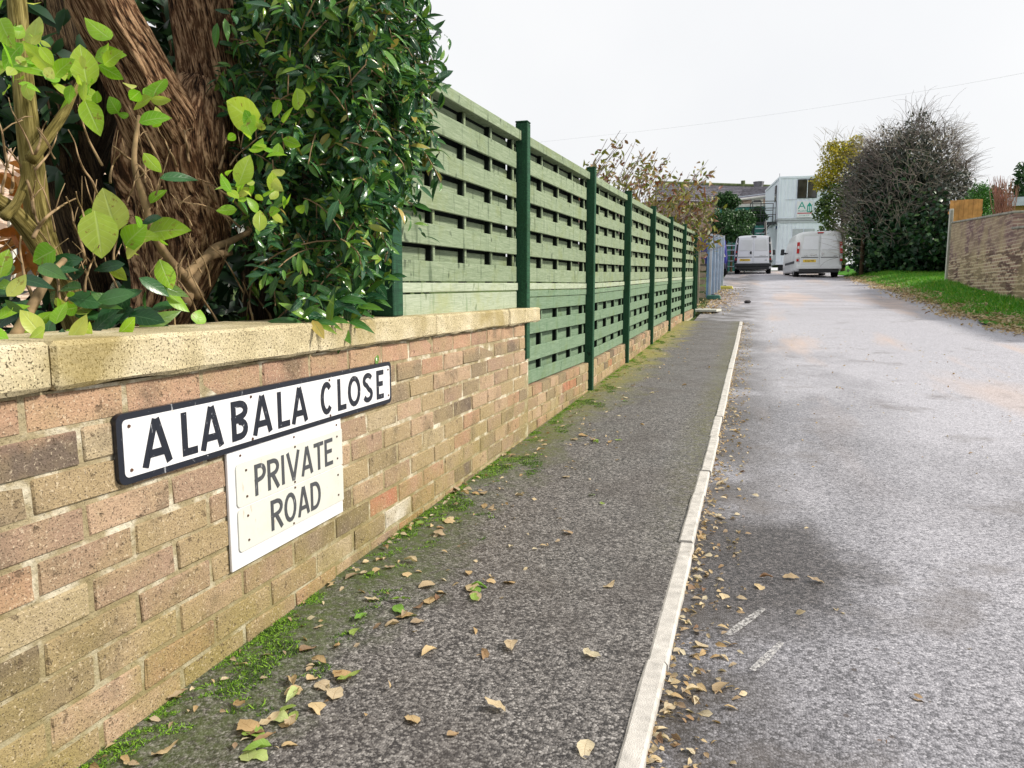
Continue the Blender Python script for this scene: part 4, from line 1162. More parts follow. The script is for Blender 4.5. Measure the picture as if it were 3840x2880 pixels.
# ================================================================== VANS
def text_mesh(txt, size, mat, name='lettering', depth=.001):
    cu = bpy.data.curves.new(name, 'FONT')
    cu.body = txt; cu.size = size; cu.extrude = depth; cu.align_x = 'CENTER'; cu.align_y = 'CENTER'; cu.resolution_u = 2
    ob = bpy.data.objects.new(name, cu); COL.objects.link(ob)
    dg = bpy.context.evaluated_depsgraph_get()
    me = bpy.data.meshes.new_from_object(ob.evaluated_get(dg))
    bpy.data.objects.remove(ob)
    me.materials.clear(); me.materials.append(mat); me.name = name
    return me
def rear_text(txt, size, x, z, y, mat, parent, name='lettering', sx=1.0):
    return link(name, text_mesh(txt, size, mat, name), parent, (x, y, z), (R(90), 0, 0), (sx, 1, 1))
def van(loc, heading, paint, dark, label, plate, badge, win=True):
    v = thing('white_van', loc, label, 'van', None, heading)
    secs = [  # y, half width sill, belt, roof, z floor, z belt, z roof
        (0.02, .86, .90, .74, .34, 1.10, 1.86), (.10, .91, .945, .78, .28, 1.12, 1.94), (1.2, .93, .955, .80, .26, 1.12, 1.965), (2.6, .93, .955, .80, .26, 1.12, 1.955),
        (3.45, .93, .95, .76, .26, 1.10, 1.90), (3.75, .93, .95, .73, .26, 1.08, 1.80), (4.30, .92, .93, .74, .26, 1.02, 1.25), (4.62, .90, .90, .70, .28, .95, 1.06), (4.82, .80, .78, .60, .32, .72, .88)]
    V, F = [], []
    for (y, a, b, c, z0, zb, zr) in secs:
        h = zr - zb
        ring = [(a * .97, z0), (a, z0 + .10), (b, zb - .25), (b, zb), (b - (b - c) * .35, zb + h * .55), (c + .04, zr - .09), (c - .07, zr - .015), (c * .5, zr + .015), (0, zr + .02)]
        pts = ring + [(-x, z) for x, z in reversed(ring[:-1])]
        V += [(x, y, z) for x, z in pts]
    n = 17
    for i in range(len(secs) - 1):
        for j in range(n - 1):
            F.append((i * n + j, (i + 1) * n + j, (i + 1) * n + j + 1, i * n + j + 1))
        F.append((i * n + n - 1, (i + 1) * n + n - 1, (i + 1) * n, i * n))
    F += [tuple(range(n)), tuple((len(secs) - 1) * n + j for j in range(n - 1, -1, -1))]
    me = MB().add(V, F).mesh('body', MT[paint], True)
    bm = bmesh.new(); bm.from_mesh(me)
    bm.normal_update()
    bmesh.ops.recalc_face_normals(bm, faces=bm.faces[:])
    bm.to_mesh(me); bm.free()
    link('body', me, v)
    W = False
    # rear doors: slab, raised window pressing, lower pressing
    for s in (-1, 1):
        x0, x1 = (s * .008, s * .80)
        P = lambda x, z: (x, .0, z)
        d = MB()
        lo, hi = sorted((x0, x1))
        top_in = .78 if s > 0 else -.78
        d.hexa([(lo, -.035, .52), (hi, -.035, .52), (hi, .06, .52), (lo, .06, .52), (lo if s > 0 else -.715, -.012, 1.84), (hi if s < 0 else .715, -.012, 1.84), (hi if s < 0 else .715, .07, 1.84), (lo if s > 0 else -.715, .07, 1.84)])
        do = d.obj('door', MT[paint], v, bevel=.012, world=False)
        wl, wh = sorted((s * .06, s * .70))
        tl, thh = sorted((s * .06, s * .64))
        wm = MB().hexa([(wl, -.0385, 1.17), (wh, -.0385, 1.17), (wh, .0, 1.17), (wl, .0, 1.17), (tl, -.0235, 1.74), (thh, -.0235, 1.74), (thh, .0, 1.74), (tl, .0, 1.74)])
        link('window_panel', wm.mesh('window_panel', MT['vanwhite' if paint == 'vansilver' else 'vansilver'], bevel=.01), do)
        wl, wh = sorted((s * .05, s * .74))
        link('lower_panel', MB().box(wl, wh, -.041, -.0, .56, .80).mesh('lower_panel', MT[paint], bevel=.008), do)
        link('seam_strip', MB().box(wl, wh, -.043, -.02, .835, .862).mesh('seam_strip', MT['plastic']), do)
        if s < 0:
            hm = MB(); hm.tube([(-.12, -.04, 1.0), (-.12, -.052, 1.07), (-.12, -.04, 1.14)], [.035, .05, .035], 8)
            if dark: link('handle', hm.mesh('handle', MT['plastic'], True), do)
            else: link('handle', MB().box(-.40, -.12, -.055, -.035, .93, .985).mesh('handle', MT['chrome'], bevel=.008), do)
    # number plate
    npx, npz = (-.40, .70)
    pl = MB().box(npx - .26, npx + .26, -.048, -.04, npz - .058, npz + .058).obj('number_plate', MT['yellow'], v, world=False)
    link('plate_text', text_mesh(plate, .098, MT['ink'], 'plate_text'), pl, (npx, -.0495, npz - .004), (R(90), 0, 0), (.92, 1, 1))
    # lamps
    for s in (-1, 1):
        if dark:
            tl = MB().hexa([(s * .80, -.02, .55), (s * .915, -.005, .55), (s * .93, .12, .55), (s * .80, .12, .55), (s * .735, .0, 1.86), (s * .80, .01, 1.86), (s * .82, .13, 1.86), (s * .735, .13, 1.86)])
            t = tl.obj('tail_light', MT['plastic'], v, bevel=.01, world=False)
            for z, mt in ((1.55, 'lens'), (1.12, 'red'), (.93, 'lens'), (.74, 'red')):
                xx = s * (.858 - (z - .55) * .05)
                link('lens', MB().box(xx - .04, xx + .04, -.027, .02, z - .045, z + .045).mesh('lens', MT[mt], bevel=.006), t)
        else:
            xx = s * .875
            t = MB().hexa([(xx - .055, -.025, 1.02), (xx + .05, -.012, 1.02), (xx + .055, .13, 1.02), (xx - .055, .1, 1.02), (xx - .075 * 1 - s * .03, -.018, 1.50), (xx + .035 - s * .03, -.005, 1.50), (xx + .045 - s * .03, .13, 1.50), (xx - .07 - s * .03, .1, 1.50)]).obj('tail_light', MT['red'], v, bevel=.012, world=False)
            link('lens', MB().box(xx - .045 - s * .012, xx + .04 - s * .012, -.03, .02, 1.22, 1.33).mesh('lens', MT['lens'], bevel=.006), t)
            MB().box(xx - .05, xx + .04, -.03, .05, .68, .78).obj('reflector', MT['red'], v, bevel=.006, world=False)
            MB().box(xx - .05, xx + .04, -.029, .05, .80, .86).obj('reflector', MT['lens'], v, bevel=.006, world=False)
    MB().box(-.12, .12, -.03, .05, 1.865, 1.915).obj('brake_light', MT['red' if not dark else 'plastic'], v, bevel=.006, world=False)
    MB().hexa([(-.90, -.07, .36), (.90, -.07, .36), (.93, .35, .36), (-.93, .35, .36), (-.88, -.08, .52), (.88, -.08, .52), (.93, .35, .54), (-.93, .35, .54)]).obj('bumper', MT['plastic' if dark else paint], v, bevel=.02, world=False)
    MB().box(-.80, .80, .0, .6, .22, .37).obj('underside', MT['plastic'], v, world=False)
    for s in (-1, 1):
        for yy in (.95, 4.0):
            m = MB(); cx = s * .80
            prof = [(-.10, .22), (-.11, .30), (-.08, .335), (.08, .335), (.11, .30), (.10, .22)]
            N = 20
            VV = [(cx + a, yy + r_ * math.cos(2 * math.pi * k / N), .335 + r_ * math.sin(2 * math.pi * k / N)) for a, r_ in prof for k in range(N)]
            FF = [(i * N + k, i * N + (k + 1) % N, (i + 1) * N + (k + 1) % N, (i + 1) * N + k) for i in range(5) for k in range(N)]
            wh_ = MB().add(VV, FF).obj('wheel', MT['tyre'], v, smooth=True, world=False)
            rm = MB(); rm.tube([(cx + s * .06, yy, .335), (cx + s * .10, yy, .335)], [.22, .2], 18)
            link('rim', rm.mesh('rim', MT['rim']), wh_)
    # mirrors, side glass, windscreen, side rubbing strip
    for s in (-1, 1):
        mm = MB(); mm.hexa([(s * 1.0, 3.55, 1.12), (s * 1.17, 3.55, 1.12), (s * 1.16, 3.68, 1.12), (s * 1.0, 3.68, 1.12), (s * .99, 3.55, 1.40), (s * 1.15, 3.55, 1.40), (s * 1.14, 3.68, 1.40), (s * .99, 3.68, 1.40)])
        mo = mm.obj('mirror', MT['plastic'], v, bevel=.025, world=False)
        link('mirror_arm', MB().box(min(s * .9, s * 1.02), max(s * .9, s * 1.02), 3.58, 3.64, 1.16, 1.24).mesh('mirror_arm', MT['plastic']), mo)
        gl = MB().add([(s * .953, 2.55, 1.16), (s * .953, 3.62, 1.14), (s * .79, 3.42, 1.78), (s * .81, 2.55, 1.80)], [(0, 1, 2, 3)])
        gl.obj('side_window', MT['glass'], v, world=False)
        MB().box(min(s * .94, s * .965), max(s * .94, s * .965), .5, 3.4, .62, .72).obj('side_strip', MT['plastic'], v, bevel=.006, world=False)
    MB().add([(-.70, 3.80, 1.80), (.70, 3.80, 1.80), (.78, 4.29, 1.28), (-.78, 4.29, 1.28)], [(0, 1, 2, 3)]).obj('windscreen', MT['glass'], v, world=False)
    for (tx, x, z, sz) in badge:
        rear_text(tx, sz, x, z, -.0425, MT['ink' if dark else 'plastic'], v, 'badge')
    em = MB(); em.tube([(.12 if not dark else .0, -.03, .99), (.12 if not dark else .0, -.046, .99)], .055, 14)
    if not dark: em.obj('emblem', MT['chrome'], v, world=False)
    return v
hd = lambda d: R(d)
v2a, v2b = r6(1345, 1525, 34.2), r6(1905, 1515, 34.7)
van((3.17, 34.3, float(g(34.5)) - .01), R(4.0), 'vansilver', False, 'grubby pale van with red upright tail lights parked beside the overgrown hedge', 'EU66 FRF', [('TRAFIC', -.55, .905, .05), ('sport', .62, .905, .06)])
van((.55, 40.4, float(g(40.7)) - .0), R(-1.0), 'vanwhite', True, 'clean white van with dark corner columns and dark bumper parked left of the cabins', 'YC64 RTX', [('c6', .62, .69, .11), ('VIVARO CDTI', .45, .905, .05)])
# blue van nose/tail glimpsed behind the steel hoarding
bv = thing('blue_van', (-1.62, 38.2, float(g(38.2))), 'dark blue van mostly hidden behind the steel hoarding', 'van')
V, F = [], []
for (y, a, b, c, z0, zr) in [(0, .80, .86, .62, .42, 1.75), (.15, .86, .90, .70, .35, 1.88), (2.5, .88, .92, .74, .3, 1.95), (3.4, .88, .92, .7, .3, 1.9), (4.1, .86, .88, .68, .3, 1.2), (4.6, .8, .8, .6, .35, .9)]:
    ring = [(a, z0), (b, .9), (b - .04, 1.2 if zr > 1.3 else zr - .15), (c + .04, zr - .08), (c - .1, zr)]
    V += [(x, y, z) for x, z in ring] + [(-x, y, z) for x, z in reversed(ring)]
for i in range(5):
    for j in range(10):
        F.append((i * 10 + j, (i + 1) * 10 + j, (i + 1) * 10 + (j + 1) % 10, i * 10 + (j + 1) % 10))
F += [tuple(range(10)), tuple(50 + j for j in range(9, -1, -1))]
MB().add(V, F).obj('body', MT['blue'], bv, smooth=True, world=False)
MB().box(-.86, .86, -.06, .2, .34, .58).obj('bumper', MT['plastic'], bv, bevel=.02, world=False)
MB().hexa([(.70, -.02, .9), (.86, .0, .9), (.87, .12, .9), (.7, .12, .9), (.62, 0, 1.5), (.76, .02, 1.5), (.78, .12, 1.5), (.62, .12, 1.5)]).obj('tail_light', MT['lens'], bv, world=False)
for s in (-1, 1):
    for yy in (.9, 3.9):
        m = MB(); m.tube([(s * .70, yy, .33), (s * .89, yy, .33)], .33, 18); m.obj('wheel', MT['tyre'], bv, world=False)

# ================================================================== SITE CABINS
def cabin(z, label, upper):
    c = thing('site_cabin', (1.98, 47.5, z), label, 'site cabin', None, R(6))
    L, Wd, H = 6.0, 2.85, 2.58
    MB().box(.02, Wd - .02, .02, L, .02, H - .02).obj('shell', MT['cabin'], c, world=False)
    for k, x in enumerate(np.arange(.10, Wd - .1, .235)):            # pressed ribs on the end wall
        if upper and .55 < x < 1.7 and k % 1 == 0 and x > .5: pass
        m = MB().hexa([(x, -.002, .14), (x + .13, -.002, .14), (x + .15, .03, .14), (x - .02, .03, .14), (x, -.002, H - .14), (x + .13, -.002, H - .14), (x + .15, .03, H - .14), (x - .02, .03, H - .14)])
        m.obj('rib', MT['cabin'], c, world=False)
    for yy in np.arange(.1, L - .1, .3):
        MB().hexa([(-.002, yy, .14), (.03, yy - .02, .14), (.03, yy + .18, .14), (-.002, yy + .16, .14), (-.002, yy, H - .14), (.03, yy - .02, H - .14), (.03, yy + .18, H - .14), (-.002, yy + .16, H - .14)]).obj('rib', MT['cabin'], c, world=False)
    for (a, b, d, e, z0, z1) in [(-.03, Wd + .03, -.035, .06, 0, .13), (-.03, Wd + .03, -.035, .06, H - .13, H), (-.035, .06, .0601, L, 0, .13), (-.035, .06, .0601, L, H - .13, H)]:
        MB().box(a, b, d, e, z0, z1).obj('frame_rail', MT['cabin_grey' if (z0 > 1) != upper else 'cabin'], c, bevel=.006, world=False)
    for x in (-.03, Wd - .08):
        MB().box(x, x + .11, -.036, .07, .1301, H - .1301).obj('corner_post', MT['cabin'], c, bevel=.006, world=False)
    if upper:
        wn = MB().box(1.02, 2.12, -.05, .0, 1.28, 2.38).obj('window', MT['plastic'], c, bevel=.01, world=False)
        for x in (1.07, 1.59):
            link('pane', MB().box(x, x + .48, -.056, -.045, 1.33, 2.33).mesh('pane', MT['glass2']), wn)
        link('mullion', MB().box(1.555, 1.585, -.07, -.05, 1.3, 2.36).mesh('mullion', MT['cabin']), wn)
        MB().box(.36, 1.02, -.028, .0, 1.20, 1.225).obj('seam', MT['cabin_grey'], c, world=False)
        MB().box(-.045, -.02, .9, 1.5, 1.25, 2.2).obj('side_window', MT['glass2'], c, world=False)
        MB().box(-.02, .0, .03, .05, H, H + .18).obj('lifting_lug', MT['steel_black'], c, world=False)
    else:
        for x in (.85, 1.5):
            MB().box(x, x + .6, -.03, .0, 1.65, 2.1).obj('vent_flap', MT['cabin_grey'], c, bevel=.01, world=False)
        MB().box(-.06, -.01, .05, .35, 2.12, 2.3).obj('blue_notice', MT['blue'], c, world=False)
    return c
zb = 2.62
lowc = cabin(zb, 'white steel site cabin on the ground behind the two white vans', False)
for x, yy in ((.2, .3), (2.5, .3), (.2, 5.5)):
    link('jack_leg', MB().box(x, x + .3, yy, yy + .3, float(g(47.5)) - zb - .15, 0).mesh('jack_leg', MT['steel_black']), lowc)
upc = cabin(zb + 2.6, 'white steel site cabin stacked on top of the other cabin, with dark window', True)
hb = thing('hire_board', (1.98, 47.5, zb + 2.6), 'white advertising board with teal logo fixed below the cabin window', 'sign', None, R(6))
MB().box(1.02, 1.92, -.09, -.06, .16, 1.10).obj('board', MT['vanwhite'], hb, world=False)
rear_text('A', .60, 1.30, .84, -.092, MT['sign_teal'], hb, 'lettering', 1.1)
rear_text('PLANT', .155, 1.36, .53, -.092, MT['sign_teal'], hb, 'lettering', 1.1)
MB().box(1.07, 1.86, -.0925, -.09, .375, .435).obj('red_band', MT['sign_red'], hb, world=False)
rear_text('0115 484 0230', .085, 1.46, .28, -.092, MT['sign_teal'], hb, 'lettering', 1.1)
MB().add([(1.60, -.0925, .46), (1.86, -.0925, .46), (1.86, -.0925, .85), (1.73, -.0925, 1.03), (1.60, -.0925, .85)], [(0, 1, 2, 3, 4)]).obj('logo', MT['sign_teal'], hb, world=False)
MB().add([(1.66, -.0935, .52), (1.71, -.0935, .52), (1.71, -.0935, .8), (1.66, -.0935, .8)], [(0, 1, 2, 3)]).obj('logo', MT['vanwhite'], hb, world=False)
MB().add([(1.76, -.0935, .52), (1.81, -.0935, .52), (1.81, -.0935, .8), (1.76, -.0935, .8)], [(0, 1, 2, 3)]).obj('logo', MT['vanwhite'], hb, world=False)
# access stair and landing, black steel
st = thing('access_stair', (.35, 46.8, float(g(46.8))), 'black steel landing with railings and stair beside the stacked cabins', 'stair', None, R(6))
bz = float(g(46.8)); pz = 5.12 - bz
MB().box(.15, 1.55, 0, 1.2, pz - .1, pz).obj('landing', MT['steel_black'], st, world=False)
for a, b in [((.15, 0), (1.5, 0)), ((.15, 1.2), (1.5, 1.2)), ((.15, 0), (.15, 1.2))]:
    for h in (.42, .80, 1.2):
        m = MB(); m.tube([(*a, pz + h), (*b, pz + h)], .022, 6); m.obj('rail', MT['steel_black'], st, world=False)
for x, yy in [(.15, 0), (.15, 1.2), (1.48, 0), (1.48, 1.2), (.62, 0), (.95, 1.2)]:
    m = MB(); m.tube([(x, yy, pz), (x, yy, pz + 1.2)], .024, 6); m.obj('rail_post', MT['steel_black'], st, world=False)
for x, yy in [(.18, .05), (.18, 1.15), (.34, .6)]:
    m = MB(); m.tube([(x, yy, 0), (x, yy, pz)], .045, 6); m.obj('leg', MT['steel_black'], st, world=False)
for s in (-.6, -.02):
    m = MB(); m.tube([(.85 + s * .02, s, pz), (.70, s - 2.4, .1)], .05, 4); m.obj('stringer', MT['steel_black'], st, world=False)
    m = MB(); m.tube([(1.2, 0.02 + s, pz - .1), (.55, .02 + s, pz - .85)], .03, 5); m.obj('brace', MT['steel_black'], st, world=False)
for k in range(9):
    f = k / 9
    MB().box(.3, 1.05, -.25 - 2.2 * (1 - f), -.02 - 2.2 * (1 - f), .15 + f * (pz - .3), .19 + f * (pz - .3)).obj('tread', MT['galv'], st, world=False)

# ================================================================== STEEL HOARDING, PALLETS, BITS BY THE FENCE END
hoard = thing('steel_hoarding', (-.78, 22.0, float(g(22))), 'blue grey corrugated steel hoarding between the green fence and the blue van', 'hoarding')
A = np.array([-.86, 20.6]); B = np.array([-.66, 25.4])
for k in range(4):
    a = A + (B - A) * (k / 4 + .004); b = A + (B - A) * ((k + 1) / 4 - .004)
    V, F = [], []
    N = 24
    for i in range(N + 1):
        p = a + (b - a) * i / N
        o = .035 * (1 if (i // 2) % 2 else -1)
        for zz in (.02, 1.62):
            V.append((p[0] + o, p[1], float(g(p[1])) + zz + (0.03 if zz > 1 else 0)))
    for i in range(N): F.append((2 * i, 2 * i + 2, 2 * i + 3, 2 * i + 1))
    MB().add(V, F).obj('corrugated_panel', MT['hoard'], hoard)
for k in range(5):
    p = A + (B - A) * k / 4
    zz = float(g(p[1]))
    MB().box(p[0] + .03, p[0] + .10, p[1] - .035, p[1] + .035, zz - .1, zz + 1.72).obj('post', MT['galv'], hoard, bevel=.006)
for nm, p, sz, mt, lab in [('foot_block', A, (.16, .14, .12), 'greenblock', 'green rubber foot block under the first hoarding post'), ('foot_block', B, (.2, .16, .1), 'yellowblock', 'yellow plastic foot block at the far hoarding post')]:
    zz = float(g(p[1] - .3))
    fb = thing(nm, (p[0] + .15, p[1] - .25, zz), lab, 'foot block')
    MB().hexa([(-sz[0], -sz[1], 0), (sz[0] * 1.4, -sz[1], 0), (sz[0] * 1.4, sz[1], 0), (-sz[0], sz[1], 0), (-sz[0] * .9, -sz[1] * .9, sz[2]), (sz[0] * 1.2, -sz[1] * .9, sz[2]), (sz[0] * 1.2, sz[1] * .9, sz[2]), (-sz[0] * .9, sz[1] * .9, sz[2])]).obj('block', MT[mt], fb, bevel=.015, world=False)
    MB().box(-.04, .06, -.03, .05, sz[2] + .001, sz[2] + .02).obj('socket', MT['steel_black'], fb, world=False)
sk = thing('timber_stake', (-1.0, 18.6, float(g(18.6))), 'pale timber stake standing at the far end of the green fence', 'stake')
MB().box(-.03, .03, -.03, .03, -.1, 1.35).obj('shaft', MT['pallet'], sk, bevel=.006, world=False)
MB().add([(-.03, -.03, 1.351), (.03, -.03, 1.351), (.03, .03, 1.351), (-.03, .03, 1.351), (0, 0, 1.42)], [(0, 1, 4), (1, 2, 4), (2, 3, 4), (3, 0, 4)]).obj('point', MT['pallet'], sk, world=False)
for q in range(7):
    zz = float(g(20)) + .05 + q * .175
    pl = thing('pallet', (-1.42, 20.0, zz), 'weathered timber pallet in the stack behind the green fence end', 'pallet', 'pallets stacked by the hoarding', R(6 + rt.uniform(-4, 4)))
    for k in range(5):
        MB().box(-.5 + k * .21, -.5 + k * .21 + .14, -.38, .38, .12, .14).obj('deck_board', MT['pallet'], pl, world=False)
    for k in range(3):
        MB().box(-.5, .5, -.38 + k * .33, -.28 + k * .33, .02, .119).obj('bearer', MT['pallet'], pl, world=False)
sl_ = thing('paving_slab', (-.72, 16.4, float(g(16.4)) + .02), 'broken pale paving slab lying at the far end of the brick plinth', 'slab')
MB().add([(-.2, -.35, 0), (.25, -.28, 0), (.34, .2, 0), (.0, .36, 0), (-.24, .2, 0), (-.2, -.35, .05), (.25, -.28, .05), (.34, .2, .055), (.0, .36, .05), (-.24, .2, .05)], [(4, 3, 2, 1, 0), (5, 6, 7, 8, 9)] + [(i, (i + 1) % 5, 5 + (i + 1) % 5, 5 + i) for i in range(5)]).obj('slab', MT['concrete'], sl_, bevel=.006, world=False)
MB().box(-.18, .1, .38, .52, 0, .06).obj('fragment', MT['concrete'], sl_, bevel=.01, world=False)
bm = bmesh.new(); bmesh.ops.create_icosphere(bm, subdivisions=2, radius=.075)
for vv in bm.verts: vv.co = Vector((vv.co.x * 1.2, vv.co.y, vv.co.z * .6)) * rt.uniform(.85, 1.1)
me = bpy.data.meshes.new('stone'); bm.to_mesh(me); bm.free(); me.materials.append(MT['stone'])
c = onY(1615, 640, 19.0)
tag(link('stone', me, None, (c[0], 19.0, float(g(19)) + .04)), 'dark rounded stone lying alone on the road', 'stone')
lf = []
n = 900
y = 15.9 + rng.random(n) * 9; x = -.75 + rng.normal(size=n) * .25 + (y - 16) * .03
Rb = frames(np.stack([rng.normal(size=n), rng.normal(size=n), rng.normal(size=n) * .3], 1), np.stack([rng.normal(size=n) * .5, rng.normal(size=n) * .5, np.ones(n)], 1))
V, F, U, vr = scatter(leaf_template(1, .6, 2, .4, .3), Rb, np.stack([x, y, g(y) + .02], 1), rng.uniform(.03, .09, n))
tag(link('leaf_drift', bulk('leaf_drift', V, F, MT['dry_leaf'], U, vr, True)), 'drift of dead leaves at the foot of the steel hoarding', 'leaf litter', kind='stuff')

# ================================================================== PLANTS AND HOUSES FURTHER OFF
def leaf_cloud(parent, name, mat, centres, n, size, wid=.55, down=-.3, shell=.55, squash=None):
    """leaves inside a set of ellipsoids (centre, radii), denser near the skin"""
    vol = np.array([np.prod(r_) for _, r_ in centres]) ** .8; vol /= vol.sum()
    P = []
    for (c_, r_), k in zip(centres, (vol * n).astype(int)):
        d = rng.normal(size=(k, 3)); d /= np.linalg.norm(d, axis=1)[:, None]
        rad = shell + (1 - shell) * rng.random(k) ** .6
        bump = 1 + .16 * np.sin(d[:, 0] * 7 + c_[0] * 9) * np.sin(d[:, 2] * 6 + c_[1] * 5) + .12 * np.sin(d[:, 1] * 11 + d[:, 2] * 9)
        P.append(np.array(c_) + d * np.array(r_) * (rad * bump)[:, None])
    P = np.vstack(P); k = len(P)
    Rb = frames(rng.normal(size=(k, 3)) + [0, 0, down], rng.normal(size=(k, 3)) + [.2, -.5, .8])
    V, F, U, vr = scatter(leaf_template(1, wid, 2, .2, .2), Rb, P, rng.uniform(size[0], size[1], k))
    o = link(name, bulk(name, V, F, mat, U, vr, True), parent, -parent.location)
    return tag(o, kind='stuff')
def twigs(parent, name, mat, paths, rad, kind='stuff', sides=3):
    m = MB()
    for P in paths:
        m.tube(P, np.linspace(rad, rad * .35, len(P)), sides, False)
    o = m.obj(name, mat, parent); o['kind'] = kind
    return o
# bronze shrub over the fence
bz_ = thing('bronze_shrub', (-2.2, 11.0, float(g(11)) - .05), 'loose shrub with bronze and olive leaves rising above the green fence', 'shrub')
paths = []; d_, o_ = [], []
tops = [(1295, 345), (1312, 300), (1340, 282), (1345, 330), (1375, 300), (1392, 318), (1408, 335), (1420, 318), (1430, 350), (1448, 330), (1460, 360), (1475, 370), (1490, 372), (1505, 385), (1520, 355), (1530, 345), (1545, 372), (1550, 395), (1555, 430), (1560, 470), (1545, 450), (1535, 420), (1510, 420), (1480, 400), (1440, 385), (1400, 365), (1365, 350), (1325, 350), (1565, 490), (1550, 490), (1530, 470)]
for x, y in tops + [(x + rt.uniform(-20, 20), y + rt.uniform(8, 45)) for x, y in tops for _ in range(3)]:
    Y = 8.6 + (x - 1280) / 285 * 9.5 + rt.uniform(-.6, 1.2)
    if x > 1500: Y = rt.uniform(17.2, 19.5)
    tp = onY(x, y, Y)
    if Y > 15: Y = rt.uniform(15.2, 16.8); tp = onY(x, y, Y)
    bs = np.array([min(tp[0], -1.0) - rt.uniform(.35, .7), Y - rt.uniform(.2, .6), float(g(Y))])
    mid_ = np.array([bs[0] * .75 + tp[0] * .25, bs[1] * .6 + tp[1] * .4, bs[2] * .3 + tp[2] * .7])
    P, _ = catmull(np.array([bs, mid_, tp]), np.ones(3), 6)
    paths.append(P)
    for k in range(15):
        f = rt.uniform(.5, 1.0)
        q = P[min(len(P) - 1, int(f * (len(P) - 1)))] + rng.normal(size=3) * .10 * (1.25 - f * .8)
        o_.append(q); d_.append(rng.normal(size=3) + [0, 0, -.3])
o_ = np.array(o_); n = len(o_)
Rb = frames(np.array(d_), rng.normal(size=(n, 3)) + [.5, -.6, .6])
sz_ = rng.uniform(.07, .125, n) * np.clip(np.array(o_)[:, 1] / 12, .85, 1.5)
V, F, U, vr = scatter(leaf_template(1, .42, 3, .3, .3), Rb, o_, sz_)
tag(link('foliage', bulk('foliage', V, F, MT['bronze'], U, vr, True), bz_, -bz_.location), kind='stuff')
twigs(bz_, 'stems', MT['darktwig'], paths, .009, sides=4)

# overgrown hedge on the right
Hc = lambda x, y, Y: onY(x, y, Y)
hg = thing('overgrown_hedge', (5.9, 34, float(vergez(5.9, 34))), 'huge overgrown ivy hedge tangled with bare grey twigs behind the grass verge', 'hedge')
core = [((6.2, 34.6, 3.4), (1.7, 2.2, 2.3)), ((7.2, 33.4, 3.2), (1.7, 2.0, 1.8)), ((5.5, 35.2, 3.2), (1.0, 1.6, 1.9)), ((6.3, 34.6, 5.0), (1.7, 1.8, 2.2)), ((8.6, 33.0, 3.0), (1.3, 1.8, 1.5))]
core += [((6.5, 34.5, 2.4), (1.9, 1.6, 1.2)), ((7.8, 33.4, 2.6), (1.8, 1.4, 1.2)), ((9.2, 32.6, 3.0), (1.4, 1.6, 1.6))]
leaf_cloud(hg, 'foliage', MT['ivy'], core, 26000, (.13, .25), .85, -.4, .42)
leaf_cloud(hg, 'top_foliage', MT['dusk'], [((6.35, 34.4, 6.1), (1.7, 1.6, 1.85)), ((5.3, 34.3, 5.3), (1.35, 1.4, 1.6)), ((7.6, 33.6, 4.7), (1.15, 1.5, 1.3))], 13000, (.09, .18), .6, -.3, .45)
paths, paths2 = [], []
for k in range(1700):                                  # fine bare twigs standing out of the face
    a = rt.uniform(-2.0, 2.0); hgt = rt.random() ** .8
    c_ = np.array([6.4 + math.sin(a) * 2.2 * (1.12 - .45 * hgt), 34.3 - math.cos(a) * 1.9 * (1.1 - .35 * hgt), 2.4 + hgt * 4.9])
    d = np.array([math.sin(a) * .7 + rt.gauss(0, .45), -abs(math.cos(a)) * .5 + rt.gauss(0, .3), rt.uniform(.2, 1.3)])
    L = rt.uniform(.4, 1.1); P = [c_]
    for i in range(4):
        d = d + [rt.gauss(0, .2), rt.gauss(0, .2), -.14 + rt.gauss(0, .12)]
        P.append(P[-1] + d / np.linalg.norm(d) * L / 4)
    (paths if k % 3 == 0 else paths2).append(np.array(P))
twigs(hg, 'purple_twigs', MT['purpletwig'], paths2, .008)
twigs(hg, 'bare_twigs', MT['greytwig'], paths, .008)
paths = []
for k in range(700):                                   # twigs standing out against the sky
    a = rt.uniform(-1, 1)
    c_ = np.array([6.3 + a * 2.2, 34.2 + rt.uniform(-.9, .9), 7.35 - abs(a - .1) * 2.0 + .35 * math.sin(a * 7) + rt.uniform(-.5, .4)])
    d = np.array([a * .7 + rt.gauss(0, .35), rt.gauss(0, .3), 1.0])
    L = rt.uniform(.4, 1.7) * (1.15 - .45 * abs(a)); P = [c_]
    for i in range(5):
        d = d + [rt.gauss(0, .22) + .05 * a, rt.gauss(0, .2), -.12 + rt.gauss(0, .12)]
        P.append(P[-1] + d / np.linalg.norm(d) * L / 5)
    paths.append(np.array(P))
twigs(hg, 'crown_twigs', MT['darktwig'], paths, .009)
for k in range(8):
    b = np.array([4.8 + k * .5, 34.4 + rt.uniform(-.5, .5), 1.6])
    m = MB(); m.tube([b, b + [rt.uniform(-.3, .3), rt.uniform(-.3, .3), 2.2], b + [rt.uniform(-.8, .8), rt.uniform(-.5, .5), 4.6]], [.09, .07, .03], 7, cr=4)
    m.obj('trunk', MT['bark_dark'], hg, smooth=True)
gt = thing('golden_tree', (5.0, 41.5, float(g(41.5))), 'small tree with golden yellow top and green lower leaves beside the overgrown hedge', 'tree')
def ell(x, y, Y, rx, ry): # ellipsoid by image centre and half sizes in photo pixels
    c_ = onY(x, y, Y); k = ((c_ - CAM) @ FW) / 1584
    return (tuple(c_), (rx * k, min(rx, ry) * k * .9, ry * k))
